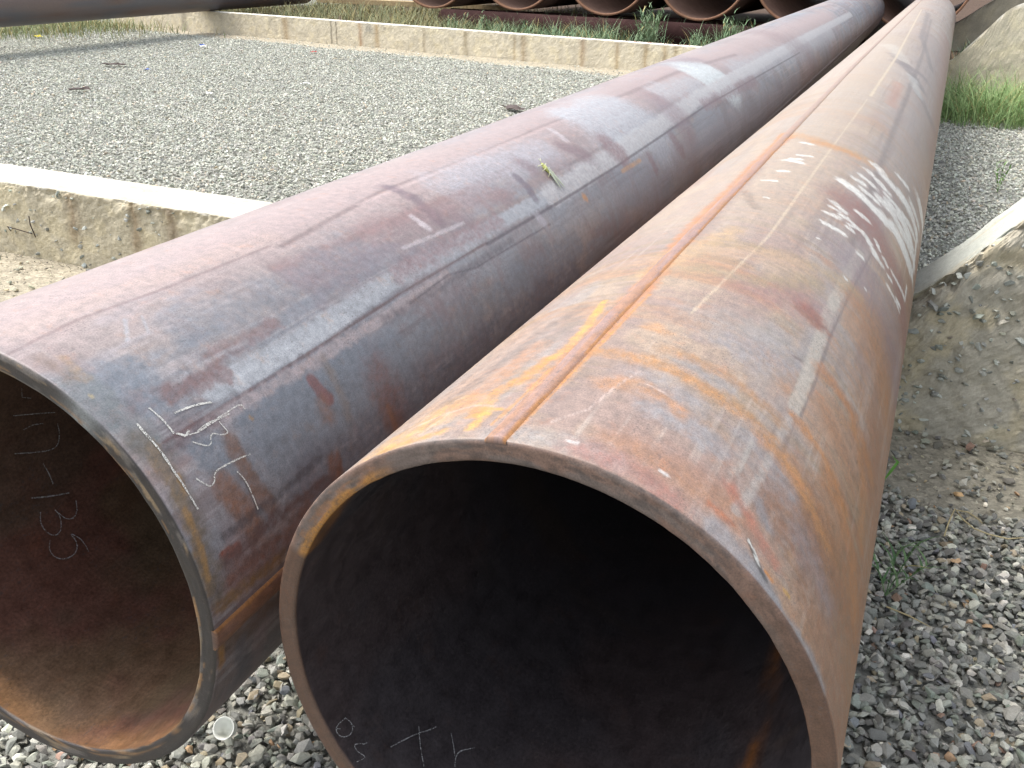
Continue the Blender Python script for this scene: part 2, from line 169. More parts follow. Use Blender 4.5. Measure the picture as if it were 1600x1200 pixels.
R_DATA = [[[200,160,130],0.5,0.0865,1,0.8,[[0.118,-0.208],[0.231,-0.188],[0.419,-0.194]]],[[208,190,170],0.55,0.3068,1,0.5,[[1.051,-0.062],[2.247,-0.025],[4.723,-0.036],[12.605,-0.216]]],[[200,180,158],0.5,0.1429,1,0.6,[[1.154,0.047],[2.299,0.044],[6.166,0.007]]],[[170,156,150],0.6,0.2167,1,0.7,[[1.84,0.317],[3.65,0.314],[7.458,0.237]]],[[160,144,150],0.5,0.0953,1,0.7,[[1.091,0.249],[1.932,0.278]]],[[186,140,118],0.6,0.0673,1,0.7,[[0.071,0.098],[0.071,0.178],[0.061,0.252]]],[[190,140,104],0.6,0.0509,0.9,0.9,[[0.062,0.071],[0.056,0.166],[0.071,0.221]]],[[168,112,62],0.8,0.1348,1,0.8,[[0.212,0.332],[0.191,0.392],[0.15,0.453],[0.075,0.528]]],[[166,108,60],0.8,0.1073,1,0.8,[[0.628,0.433],[0.42,0.485],[0.191,0.482]]],[[156,104,70],0.7,0.1504,1,0.9,[[0.158,0.28],[0.105,0.379],[0.019,0.48]]],[[170,120,92],0.5,0.2003,1,0.8,[[0.924,0.392],[0.811,0.447],[0.559,0.466]]],[[172,166,166],0.7,0.0594,0.7,0.9,[[0.236,0.056],[0.22,0.12]]],[[170,166,168],0.75,0.046,0.5,0.8,[[0.169,0.092],[0.161,0.161]]],[[170,166,168],0.65,0.0498,0.7,0.9,[[0.31,0.087],[0.31,0.142]]],[[172,168,172],0.7,0.0894,0.8,0.9,[[0.439,0.131],[0.504,0.203]]],[[168,164,168],0.75,0.0393,0.6,0.7,[[0.016,0.21],[0.014,0.246],[0.001,0.288]]],[[156,156,160],0.8,0.0227,0.6,0.6,[[0.015,0.264],[-0.002,0.311],[0.002,0.362],[-0.001,0.407]]],[[176,172,170],0.6,0.036,0.8,0.9,[[0.013,-0.052],[0.027,0.024],[0.025,0.083]]],[[150,150,156],0.6,0.0203,0.7,0.9,[[0.122,0.236],[0.101,0.261]]],[[170,168,172],0.6,0.0701,0.8,0.9,[[0.217,0.212],[0.208,0.251]]],[[160,150,156],0.5,0.0622,0.9,0.9,[[0.138,0.322],[0.114,0.376]]],[[176,168,166],0.7,0.0432,0.8,0.8,[[1.197,0.234],[0.824,0.24],[0.555,0.231]]],[[180,172,166],0.6,0.0889,0.8,0.8,[[0.485,0.081],[0.528,0.153]]],[[206,196,182],0.85,0.0229,0.3,0.35,[[1.235,0.257],[0.988,0.243],[0.749,0.237],[0.511,0.242],[0.38,0.241]]],[[196,186,178],0.7,0.0125,0.5,0.6,[[0.38,0.241],[0.252,0.235],[0.144,0.23],[0.071,0.221]]],[[206,198,188],0.6,0.0075,0.5,0.6,[[0.224,0.206],[0.137,0.204]]],[[132,116,112],0.7,0.0047,0.6,0.4,[[1.409,0.288],[0.981,0.265],[0.726,0.256],[0.502,0.257],[0.381,0.253]]],[[176,120,92],0.8,0.0502,0.7,0.9,[[0.738,0.2],[0.705,0.216]]],[[150,88,62],0.8,0.045,0.7,1,[[0.719,0.207],[0.709,0.221]]],[[130,116,112],0.6,0.0225,0.8,0.6,[[1.236,0.229],[2.539,0.22],[5.544,0.206],[9.205,0.144]]],[[130,118,116],0.6,0.0442,0.7,0.6,[[5.407,0.293],[6.742,0.152],[9.988,0.087]]],[[126,116,116],0.7,0.0803,0.7,0.6,[[5.06,0.072],[4.578,0.172],[4.3,0.272]]],[[140,126,122],0.6,0.0902,0.7,0.5,[[4.098,0.24],[3.888,0.367],[4.015,0.432]]],[[136,122,120],0.6,0.1343,0.7,0.6,[[4.701,0.129],[4.769,0.245]]],[[214,204,190],0.7,0.0842,0.6,0.6,[[5.612,0.002],[4.872,0.126]]],[[206,206,200],0.6,0.0661,0.6,0.6,[[4.422,0.201],[4.032,0.27]]],[[232,212,180],0.8,0.011,0.6,0.3,[[10.384,0.011],[4.891,0.082],[3.202,0.087]]],[[232,212,180],0.6,0.0044,0.6,0.5,[[3.094,0.084],[2.0,0.08],[0.977,0.079],[0.485,0.051]]],[[200,150,126],0.6,0.0479,0.8,0.6,[[3.928,0.16],[3.2,0.172]]],[[186,142,124],0.6,0.1594,0.9,0.6,[[8.975,0.367],[5.825,0.425],[4.357,0.483],[3.313,0.48]]],[[156,112,104],0.6,0.2135,0.8,0.9,[[1.494,0.214],[1.415,0.325],[1.356,0.435]]],[[160,104,90],0.7,0.1762,0.7,0.8,[[1.488,0.234],[1.412,0.374],[1.336,0.458]]],[[150,124,130],0.6,0.2049,0.8,0.8,[[1.1,0.286],[1.129,0.387],[1.042,0.465]]],[[170,120,120],0.5,0.0962,0.9,0.9,[[0.686,0.11],[0.76,0.193]]],[[226,150,82],0.75,0.0338,0.6,0.7,[[0.564,-0.045],[0.384,-0.044],[0.289,-0.047],[0.154,-0.048]]],[[214,140,80],0.8,0.0359,0.5,0.6,[[2.101,-0.051],[1.884,-0.068],[1.372,-0.063],[1.023,-0.063],[0.564,-0.045]]],[[224,150,86],0.9,0.0354,0.4,0.5,[[2.163,-0.073],[1.925,-0.064]]],[[234,176,84],0.8,0.0144,0.4,0.7,[[0.468,-0.082],[0.373,-0.073],[0.286,-0.068],[0.25,-0.078]]],[[240,184,80],0.8,0.0109,0.4,0.7,[[0.502,-0.088],[0.437,-0.081]]],[[228,160,66],0.8,0.0206,0.7,0.9,[[0.25,-0.078],[0.183,-0.086],[0.144,-0.104],[0.065,-0.101]]],[[226,156,72],0.85,0.0042,0.5,0.5,[[0.008,-0.033],[0.073,-0.032],[0.149,-0.03],[0.273,-0.029],[0.534,-0.026]]],[[224,158,80],0.8,0.0047,0.5,0.5,[[0.039,-0.066],[0.082,-0.064],[0.112,-0.063],[0.212,-0.063]]],[[240,180,80],0.85,0.0139,0.6,1,[[0.028,-0.087],[0.082,-0.088],[0.082,-0.076]]],[[232,176,96],0.7,0.0797,0.9,1,[[0.032,-0.193],[0.065,-0.175],[0.104,-0.158]]],[[228,170,80],0.7,0.0203,0.7,1,[[0.008,-0.197],[0.014,-0.162],[0.025,-0.123]]],[[200,140,92],0.6,0.0383,0.9,1,[[0.092,-0.133],[0.194,-0.128],[0.311,-0.123]]],[[142,122,112],0.6,0.0291,0.8,0.9,[[0.134,-0.176],[0.257,-0.159],[0.404,-0.141],[0.482,-0.118]]],[[150,134,120],0.6,0.027,0.8,1,[[0.307,-0.111],[0.414,-0.103]]],[[168,144,134],0.6,0.0271,0.8,0.9,[[0.893,-0.037],[1.298,-0.048],[1.608,-0.047]]],[[150,128,112],0.6,0.0224,0.8,0.9,[[1.298,-0.027],[1.159,0.02]]],[[216,180,130],0.6,0.0438,0.8,0.9,[[0.636,-0.061],[0.756,-0.038],[0.965,0.019]]],[[210,150,84],0.68,0.032,0.9,1,[[0.278,-0.057],[0.283,-0.001],[0.286,0.041],[0.282,0.086],[0.275,0.132],[0.271,0.18],[0.26,0.223],[0.247,0.264],[0.223,0.301]]],[[200,146,90],0.6,0.0257,0.9,1,[[0.337,0.053],[0.334,0.108],[0.333,0.165],[0.322,0.225]]],[[202,138,72],0.65,0.0258,0.9,1,[[0.247,0.22],[0.232,0.286],[0.198,0.351]]],[[200,130,60],0.6,0.0314,0.8,0.9,[[0.576,0.268],[0.551,0.34],[0.458,0.413],[0.342,0.438]]],[[206,136,62],0.65,0.02,0.8,0.9,[[0.365,0.244],[0.351,0.314],[0.317,0.375]]],[[196,126,58],0.6,0.0342,0.8,0.9,[[0.555,0.258],[0.568,0.337],[0.525,0.427]]],[[200,128,56],0.6,0.0463,0.9,1,[[0.319,0.337],[0.281,0.411],[0.214,0.461]]],[[190,126,64],0.6,0.0947,1,1,[[0.944,0.289],[0.896,0.381],[0.811,0.447]]],[[190,130,80],0.5,0.0434,1,1,[[0.47,0.289],[0.392,0.377]]],[[226,160,90],0.6,0.0265,0.9,1,[[0.401,0.017],[0.389,0.038]]],[[214,150,90],0.55,0.032,0.9,1,[[0.185,0.014],[0.213,0.055],[0.19,0.111]]],[[214,160,100],0.6,0.076,0.8,0.8,[[2.123,-0.045],[2.0,0.08],[2.049,0.216]]],[[212,150,80],0.6,0.0459,0.7,0.8,[[2.017,0.033],[2.017,0.134]]],[[178,158,120],0.55,0.0459,0.9,0.9,[[0.687,0.001],[0.714,0.105],[0.865,0.189]]],[[190,160,110],0.5,0.0544,0.9,0.9,[[0.757,-0.061],[0.872,0.05],[0.917,0.154],[0.996,0.263]]],[[214,180,150],0.5,0.0567,0.9,0.9,[[0.727,-0.099],[0.819,0.026],[0.898,0.144]]],[[190,120,104],0.5,0.0371,0.9,0.9,[[0.022,0.041],[0.025,0.098],[0.01,0.163]]],[[196,118,92],0.6,0.0198,0.8,1,[[0.105,0.203],[0.07,0.249],[0.055,0.284]]],[[200,116,70],0.7,0.013,0.7,1,[[0.047,0.193],[0.047,0.218]]],[[226,206,196],0.7,0.0035,0.6,0.6,[[0.219,0.061],[0.213,0.088],[0.208,0.099]]],[[222,200,190],0.6,0.0026,0.7,0.8,[[0.062,-0.004],[0.112,0.023],[0.185,0.031],[0.248,0.044]]],[[224,196,180],0.6,0.0058,0.7,0.8,[[0.066,-0.195],[0.084,-0.156],[0.099,-0.119],[0.093,-0.088]]],[[224,200,180],0.5,0.0047,0.7,0.8,[[0.029,-0.157],[0.083,-0.146]]],[[240,236,232],1,0.0064,0.4,0.3,[[0.048,0.131],[0.047,0.138]]],[[240,236,232],0.8,0.0055,0.4,0.5,[[0.031,0.029],[0.033,0.038]]],[[70,66,66],0.8,0.0079,0.5,0.4,[[0.046,0.246],[0.024,0.267],[0.017,0.279]]],[[232,232,226],1,0.0031,0.4,0.3,[[0.046,0.245],[0.038,0.258],[0.029,0.265]]],[[232,232,226],1,0.0029,0.4,0.3,[[0.033,0.258],[0.026,0.267]]],[[236,150,50],0.9,0.0056,0.5,0.6,[[0.027,0.278],[0.026,0.288]]],[[230,176,60],0.8,0.0059,0.5,0.7,[[0.035,0.306],[0.035,0.315]]],[[110,90,84],0.7,0.0078,0.6,0.5,[[0.526,0.212],[0.533,0.222]]],[[250,248,240],0.92,0.052,0.45,0.85,[[1.659,0.156],[1.646,0.2],[1.633,0.234],[1.639,0.276]]],[[250,248,240],0.92,0.0629,0.45,0.85,[[1.639,0.276],[1.674,0.323],[1.691,0.367],[1.68,0.406]]],[[250,248,240],0.92,0.0478,0.45,0.85,[[1.646,0.2],[1.632,0.246],[1.639,0.276]]],[[250,248,240],0.92,0.0356,0.45,0.85,[[1.655,0.159],[1.654,0.188]]],[[250,248,240],0.92,0.0586,0.45,0.85,[[2.056,0.212],[2.029,0.254],[2.033,0.299],[2.05,0.343]]],[[250,248,240],0.92,0.0395,0.45,0.85,[[1.939,0.2],[1.908,0.234],[1.91,0.266]]],[[250,248,240],0.92,0.085,0.45,0.85,[[2.05,0.343],[2.064,0.389],[2.059,0.424]]],[[250,248,240],0.92,0.0303,0.45,0.85,[[1.756,0.171],[1.765,0.197]]],[[250,248,240],0.92,0.034,0.45,0.85,[[1.832,0.189],[1.828,0.224]]],[[250,248,240],0.92,0.0315,0.45,0.85,[[1.713,0.208],[1.718,0.248]]],[[250,248,240],0.92,0.0556,0.45,0.85,[[1.765,0.262],[1.786,0.302],[1.767,0.328],[1.764,0.368],[1.775,0.404]]],[[250,248,240],0.92,0.0439,0.45,0.85,[[1.824,0.29],[1.84,0.338],[1.878,0.388],[1.871,0.421]]],[[250,248,240],0.92,0.038,0.45,0.85,[[1.872,0.325],[1.922,0.369],[1.968,0.421]]],[[250,248,240],0.92,0.0304,0.45,0.85,[[1.862,0.271],[1.885,0.306]]],[[250,248,240],0.92,0.0689,0.45,0.85,[[1.679,0.339],[1.673,0.381],[1.685,0.421],[1.711,0.447]]],[[250,248,240],0.92,0.0671,0.45,0.85,[[1.822,0.383],[1.83,0.429],[1.825,0.456]]],[[250,248,240],0.92,0.0321,0.45,0.85,[[2.207,0.289],[2.216,0.31],[2.235,0.333]]],[[250,248,240],0.92,0.0596,0.45,0.85,[[2.153,0.384],[2.156,0.417],[2.161,0.439]]],[[250,248,240],0.92,0.0867,0.45,0.85,[[2.359,0.432],[2.379,0.47],[2.387,0.521]]],[[250,248,240],0.92,0.0275,0.45,0.85,[[1.427,0.157],[1.414,0.184]]],[[250,248,240],0.92,0.0218,0.45,0.85,[[1.318,0.155],[1.338,0.18]]],[[250,248,240],0.92,0.0243,0.45,0.85,[[1.238,0.162],[1.241,0.183],[1.25,0.201]]],[[250,248,240],0.92,0.0215,0.45,0.85,[[1.367,0.185],[1.379,0.203],[1.371,0.223]]],[[250,248,240],0.92,0.0132,0.45,0.85,[[1.343,0.207],[1.369,0.234]]],[[250,248,240],0.92,0.018,0.45,0.85,[[1.382,0.157],[1.388,0.174]]],[[250,248,240],0.92,0.0187,0.45,0.85,[[1.321,0.208],[1.322,0.22]]],[[250,248,240],0.92,0.0272,0.45,0.85,[[1.374,0.246],[1.356,0.271]]],[[250,248,240],0.92,0.0176,0.45,0.85,[[1.214,0.251],[1.216,0.264]]],[[250,248,240],0.92,0.0314,0.45,0.85,[[1.334,0.285],[1.322,0.303],[1.321,0.316]]],[[250,248,240],0.92,0.026,0.45,0.85,[[1.487,0.216],[1.494,0.245]]],[[250,248,240],0.92,0.0156,0.45,0.85,[[1.413,0.284],[1.387,0.3]]],[[250,248,240],0.92,0.0182,0.45,0.85,[[1.372,0.323],[1.367,0.335]]],[[250,248,240],0.92,0.0144,0.45,0.85,[[1.319,0.346],[1.328,0.362]]],[[250,248,240],0.92,0.0174,0.45,0.85,[[1.379,0.358],[1.395,0.391],[1.428,0.435]]],[[250,248,240],0.92,0.0171,0.45,0.85,[[1.262,0.355],[1.274,0.385],[1.29,0.419]]],[[250,248,240],0.92,0.0142,0.45,0.85,[[1.298,0.397],[1.317,0.42]]],[[250,248,240],0.92,0.0104,0.45,0.85,[[1.531,0.438],[1.438,0.443]]],[[250,248,240],0.92,0.0184,0.45,0.85,[[2.089,0.442],[1.921,0.458],[1.701,0.467]]],[[250,248,240],0.92,0.0314,0.45,0.85,[[1.707,0.0],[1.7,0.019],[1.695,0.034]]],[[250,248,240],0.92,0.0183,0.45,0.85,[[1.559,0.003],[1.568,0.022]]],[[250,248,240],0.92,0.0201,0.45,0.85,[[1.982,0.0],[1.967,0.026]]],[[250,248,240],0.92,0.0145,0.45,0.85,[[1.433,-0.012],[1.443,0.014]]],[[250,248,240],0.92,0.0207,0.45,0.85,[[1.791,0.023],[1.801,0.044]]],[[250,248,240],0.92,0.0104,0.45,0.85,[[1.267,0.021],[1.263,0.029]]],[[250,248,240],0.92,0.0209,0.45,0.85,[[1.73,0.01],[1.736,0.026]]],[[250,248,240],0.92,0.0057,0.45,0.85,[[1.11,0.161],[1.116,0.165]]],[[250,248,240],0.92,0.0085,0.45,0.85,[[1.013,0.244],[1.011,0.246]]],[[250,248,240],0.92,0.0085,0.45,0.85,[[1.072,0.293],[1.071,0.295]]]]
CLO_DATA = [[0.0039,[[0.0427,0.7337],[0.0423,0.7795],[0.0432,0.8407]]],[0.0033,[[0.0432,0.8407],[0.0424,0.9033],[0.0412,0.9467],[0.0417,1.0032],[0.0414,1.0577],[0.042,1.1131]]],[0.0029,[[0.0754,0.7043],[0.0776,0.7464],[0.0787,0.7858],[0.0783,0.8342]]],[0.003,[[0.1017,0.7699],[0.1245,0.778],[0.1466,0.7907],[0.1661,0.8088]]],[0.0021,[[0.1534,0.8854],[0.1545,0.9115],[0.1555,0.9341],[0.1518,0.941],[0.1418,0.9329],[0.1319,0.9127],[0.1242,0.9196],[0.1199,0.9372],[0.1121,0.9406],[0.1025,0.9207],[0.0945,0.897]]],[0.0025,[[0.1688,1.0601],[0.1461,1.048],[0.1228,1.0404],[0.1047,1.0366],[0.0944,1.0441],[0.0889,1.0639],[0.0789,1.0712],[0.0718,1.0493],[0.0645,1.0158]]],[0.0024,[[0.1315,1.0846],[0.1358,1.1166],[0.1378,1.1539],[0.1374,1.2047],[0.137,1.2613]]],[0.0039,[[0.0808,0.838],[0.0879,0.8545],[0.0908,0.8649]]],[0.004,[[0.0917,0.8662],[0.1012,0.8531]]],[0.0024,[[0.0965,0.8672],[0.1115,0.8771],[0.1277,0.8763],[0.1494,0.8767],[0.1782,0.883]]],[0.002,[[0.1128,0.873],[0.1305,0.8681],[0.1457,0.8714]]],[0.002,[[0.1291,0.8722],[0.1508,0.8725],[0.1732,0.8728],[0.2044,0.8749],[0.2073,0.901]]]]
CLI_DATA = [[0.0022,[[0.3071,-1.4429],[0.3494,-1.4897],[0.3993,-1.5479]]],[0.0018,[[0.3236,-1.5545],[0.3451,-1.5552],[0.3677,-1.5769]]],[0.0023,[[0.3983,-1.6165],[0.3977,-1.6761],[0.3875,-1.734],[0.3697,-1.747],[0.3415,-1.7216],[0.2925,-1.6615]]],[0.0023,[[0.3422,-1.7975],[0.3452,-1.8643],[0.3439,-1.9352]]],[0.0027,[[0.2906,-1.9392],[0.3252,-1.9848],[0.3649,-2.0273]]],[0.0022,[[0.2932,-2.0358],[0.2824,-2.0913],[0.2829,-2.1554],[0.292,-2.1915],[0.3068,-2.1866],[0.3185,-2.143],[0.3231,-2.0999],[0.3211,-2.0686]]],[0.0022,[[0.3242,-2.0954],[0.3308,-2.1456],[0.3449,-2.1643],[0.3598,-2.1383],[0.3698,-2.084]]],[0.0022,[[0.3242,-2.3787],[0.3289,-2.3383],[0.3284,-2.2813],[0.3198,-2.2348],[0.3198,-2.2782],[0.3129,-2.3198],[0.297,-2.3431],[0.2771,-2.3323],[0.2656,-2.2923],[0.2667,-2.2413],[0.2788,-2.1992]]],[0.0016,[[0.3306,-1.3553],[0.3491,-1.3868]]],[0.0014,[[0.3288,-1.2914],[0.3293,-1.3536]]]]
CRI_DATA = [[0.0016,[[0.0171,-2.0834],[-0.0016,-2.0749],[-0.0089,-2.0897],[-0.0063,-2.1234],[0.0052,-2.1472],[0.0151,-2.1462],[0.0205,-2.1209],[0.0158,-2.0799]]],[0.0017,[[0.0136,-2.0793],[0.0205,-2.0966]]],[0.0019,[[0.0377,-2.2258],[0.0455,-2.2363]]],[0.0013,[[0.04,-2.1207],[0.0429,-2.143]]],[0.0018,[[0.0734,-2.3361],[0.0974,-2.3637],[0.1228,-2.3964],[0.146,-2.4352],[0.1606,-2.455]]],[0.0017,[[0.1367,-2.3865],[0.1195,-2.4308],[0.1055,-2.4718],[0.0925,-2.5129]]],[0.0016,[[0.1715,-2.5306],[0.1581,-2.5687],[0.1442,-2.6022]]],[0.0019,[[0.129,-2.6285],[0.146,-2.608],[0.1594,-2.6145],[0.1794,-2.658]]],[0.0013,[[0.0284,-2.2237],[0.0156,-2.1968],[0.0131,-2.2252],[0.0172,-2.2685],[0.0013,-2.2516]]]]

# ---------------------------------------------------------------- pipes
K_ALB = 0.52
def stroke_paint(col, u, s, data, kk):
    for ci, (rgb, op, wd, soft, nz, pts) in enumerate(data):
        pts = np.array(pts); r = wd*.5
        m_ = (u > pts[:, 0].min()-r*2.6) & (u < pts[:, 0].max()+r*2.6) & (s > pts[:, 1].min()-r*2.6) & (s < pts[:, 1].max()+r*2.6)
        idx = np.nonzero(m_)[0]
        if not len(idx): continue
        U = u[idx]; V = s[idx]; d = np.full(len(idx), 1e9)
        if len(pts) == 1: d = np.hypot(U-pts[0, 0], V-pts[0, 1])
        for a, b in zip(pts[:-1], pts[1:]):
            ab = b-a; L2 = max(ab@ab, 1e-12); t = np.clip(((U-a[0])*ab[0]+(V-a[1])*ab[1])/L2, 0, 1)
            d = np.minimum(d, np.hypot(U-a[0]-t*ab[0], V-a[1]-t*ab[1]))
        fs = 1/max(r*1.3, .006)
        nn = fbm(U*fs, V*fs, ci % 23, 6, .68)-.5
        nf = fbm(U*90, V*140, (ci+5) % 19, 3)-.5
        dd = d/r+nn*nz*2.0+nf*nz*.7
        mk = (1-sst(1-soft, 1+soft*.9, dd))*op; mk = mk*np.clip(1+nz*1.5*(fbm(U*110, V*150, (ci+9) % 19, 3, .7)-.55), .3, 1.25); mk = np.clip(mk, 0, 1)
        col[idx] = col[idx]*(1-mk[:, None])+lin(rgb)*kk*mk[:, None]
def arr_lerp(a, b, t): return a*(1-t[:, None])+b*t[:, None]
def fb6(x, y, seed=0): return .5+1.15*(fbm(x, y, seed, 7, .66)-.5)
def pipe_field(kind, u, s):
    th = s/PR_
    if kind == 'left':
        mau, blu, pin, red = lin((170, 158, 155)), lin((150, 154, 164)), lin((188, 162, 158)), lin((152, 120, 120))
        t = sst(.45, .55, fb6(u*1.7, s*6.5, 1)*.7+fb6(u*5, s*14, 2)*.3+.06*np.sin(th*1.3))
        c = arr_lerp(np.tile(mau, (len(u), 1)), blu, t)
        c = arr_lerp(c, pin, .6*sst(.42, .62, fb6(u*.9, s*5, 3)+.25*(sst(.5, -.5, th)-.45)))
        c = arr_lerp(c, red, .5*sst(.55, .68, fb6(u*3.2, s*9, 4)))
        c = arr_lerp(c, lin((118, 113, 116)), .45*sst(.52, .68, fb6(u*6, s*4, 5)))
        c = arr_lerp(c, lin((116, 92, 86)), .7*sst(1.15, 1.7, th+.5*(fb6(u*4, s*5, 6)-.5)))
        c = arr_lerp(c, lin((112, 98, 102)), .45*sst(.56, .66, fb6(u*1.6, s*60, 38))*sst(.42, .58, fbm(u*1.2, s*4, 39)))
        c = arr_lerp(c, lin((198, 190, 192)), .40*sst(.57, .67, fb6(u*1.6, s*80, 48))*sst(.42, .58, fbm(u*1.2, s*4, 49)))
        c = arr_lerp(c, lin((150, 122, 124)), .45*sst(.53, .62, fb6(u*13, s*2.0, 51))*sst(.45, .58, fbm(u*1.8, s*3, 52)))
    elif kind == 'right':
        tan, gre, org, mau = lin((199, 174, 150)), lin((182, 171, 164)), lin((196, 150, 112)), lin((180, 154, 142))
        t = sst(.42, .6, fb6(u*2.2, s*6, 7)*.6+fb6(u*8, s*6, 8)*.4)
        c = arr_lerp(np.tile(tan, (len(u), 1)), mau, t)
        c = arr_lerp(c, gre, .7*sst(.46, .62, fb6(u*1.5, s*8, 9)+.06*sst(0, 1, th)))
        c = arr_lerp(c, org, .75*sst(.50, .66, fb6(u*11, s*2.6, 10)*.6+fb6(u*3, s*3, 11)*.4+.16*sst(.5, 1.2, th)))
        c = arr_lerp(c, lin((158, 106, 70)), .85*sst(.8, 1.4, th+.8*(fb6(u*9, s*2.5, 12)-.5)))
        c = arr_lerp(c, lin((206, 150, 84)), .55*sst(.56, .68, fb6(u*20, s*2.2, 13)*.6+fb6(u*60, s*40, 14)*.4)*sst(.2, 1.0, th))
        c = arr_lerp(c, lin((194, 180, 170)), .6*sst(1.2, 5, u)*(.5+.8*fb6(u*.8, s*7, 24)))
        c = arr_lerp(c, lin((168, 146, 116)), .50*sst(.50, .60, fb6(u*38, s*2.4, 25))*sst(.44, .56, fbm(u*1.6, s*3.5, 26)))
        c = arr_lerp(c, lin((214, 200, 188)), .45*sst(.56, .66, fb6(u*1.3, s*95, 27))*sst(.45, .55, fbm(u*1.1, s*4, 28)))
        c = arr_lerp(c, lin((140, 118, 112)), .40*sst(.57, .66, fb6(u*1.8, s*60, 29))*sst(.45, .6, fbm(u*1.3, s*4, 37)))
    else:
        c = arr_lerp(np.tile(lin((146, 126, 120)), (len(u), 1)), lin((124, 122, 128)), sst(.4, .6, fb6(u*1.5, s*5, 15)))
        c = arr_lerp(c, lin((140, 104, 84)), .5*sst(.5, .65, fb6(u*2, s*3, 16)))
    return c*K_ALB
def make_pipe(label, P, a, length, kind, data=None, hi=True):
    root = thing('steel_pipe', label, 'pipe', (P[0], P[1], P[2]-PR_), 'rusty steel pipes lying across the low walls')
    A, Sd = D(a), SD(a)
    us = [.004]; e = .0028 if hi else .05
    while us[-1] < length: us.append(us[-1]+e*(1+us[-1]*.85))
    us[-1] = length; us = np.array(us)
    if hi:
        lo_, hi_ = -1.15, 2.0
        th = np.concatenate([np.arange(lo_, hi_, .0030/PR_), np.arange(hi_, lo_+2*math.pi-.01, .05)])
    else: th = np.linspace(0, 2*math.pi, 96, endpoint=False)
    nT = len(th)
    ri = PR_-TK; prof = []      # (u, radius, section)  0 outer, 1 rim, 2 inner
    for uu in us[::-1]: prof.append((uu, PR_, 0))
    for uu, rr in ((.0015, PR_-.001), (.0003, PR_-.0035)): prof.append((uu, rr, 1))
    for k in range(1, 8 if hi else 2): prof.append((0.0, PR_-.0035-(TK-.006)*k/(8 if hi else 2), 1))
    prof.append((.0004, ri+.0015, 1)); prof.append((.002, ri, 1))
    ui = [.006]
    while ui[-1] < length: ui.append(ui[-1]+(.008 if hi else .08)*(1+ui[-1]*2))
    ui[-1] = length
    for uu in ui: prof.append((uu, ri, 2))
    prof = np.array(prof); nP = len(prof)
    U = np.repeat(prof[:, 0], nT); Rr = np.repeat(prof[:, 1], nT); SEC = np.repeat(prof[:, 2], nT); T = np.tile(th, nP)
    s = T*PR_
    dr = np.zeros(len(U))
    if hi:
        o = SEC == 0
        dr[o] = .0016*(fbm(U[o]*1.2, s[o]*3, 20)-.5)+.0007*(fbm(U[o]*9, s[o]*12, 21)-.5)
        r1 = SEC == 1
        dr[r1] = .0016*(fbm(s[r1]*30, U[r1]*0+Rr[r1]*80, 22)-.5); U[r1] = U[r1]+.0012*(fbm(s[r1]*60, Rr[r1]*300, 23))
    RR = Rr+dr
    V = P[None, :]+A[None, :]*U[:, None]+(Sd[None, :]*np.sin(T)[:, None]+np.array([0, 0, 1])[None, :]*np.cos(T)[:, None])*RR[:, None]
    V = V-np.array([P[0], P[1], P[2]-PR_])
    i = np.arange(nP); j = np.arange(nT); I, J = np.meshgrid(i[:-1], j, indexing='ij'); J2 = (J+1) % nT
    F = np.stack([I*nT+J, I*nT+J2, (I+1)*nT+J2, (I+1)*nT+J], -1).reshape(-1, 4)
    Fe = np.stack([0*nT+j, (nP-1)*nT+j, (nP-1)*nT+(j+1) % nT, 0*nT+(j+1) % nT], -1)     # far rim closes the wall
    F = np.concatenate([F, Fe]); 
    C = np.zeros((len(U), 3)); o = SEC == 0
    C[o] = pipe_field(kind, U[o], s[o])
    r1 = SEC == 1; rs, rr = s[r1], Rr[r1]
    if kind == 'left':
        c = arr_lerp(np.tile(lin((122, 112, 104)), (r1.sum(), 1)), lin((172, 140, 92)), .8*sst(.5, .62, fbm(rs*22, rr*120, 30)))
        c = arr_lerp(c, lin((58, 50, 48)), .95*sst(.42, .50, fbm(rs*13, rr*90, 31)+.16*sst(.2, .5, rs)))
        c = arr_lerp(c, lin((150, 154, 154)), .9*np.exp(-((rs-.215)/.03)**2)); c = arr_lerp(c, lin((180, 128, 62)), .8*sst(.56, .64, fbm(rs*30, rr*200, 32))*sst(PR_-.014, PR_-.022, rr))
    elif kind == 'right':
        c = arr_lerp(np.tile(lin((154, 122, 106)), (r1.sum(), 1)), lin((134, 122, 116)), .7*sst(.48, .6, fbm(rs*14, rr*70, 33)))
        c = arr_lerp(c, lin((176, 128, 92)), .8*sst(.52, .62, fbm(rs*24, rr*60, 34))*sst(-.1, -.25, rs)); c = arr_lerp(c, lin((216, 150, 62)), .95*sst(.4, .5, fbm(rs*12, rr*60, 35))*sst(PR_-.012, PR_-.02, rr)*sst(-.17, -.25, rs)*sst(-.50, -.42, rs))
        c = arr_lerp(c, lin((92, 82, 80)), .5*sst(.58, .68, fbm(rs*60, rr*200, 36))); c = arr_lerp(c, lin((118, 84, 62)), .85*sst(.24, .42, rs)); c = c*.92
    else: c = np.tile(lin((130, 96, 76)), (r1.sum(), 1))
    C[r1] = c*K_ALB
    r2 = SEC == 2; iu, is_ = U[r2], s[r2]; up = np.cos(is_/PR_)
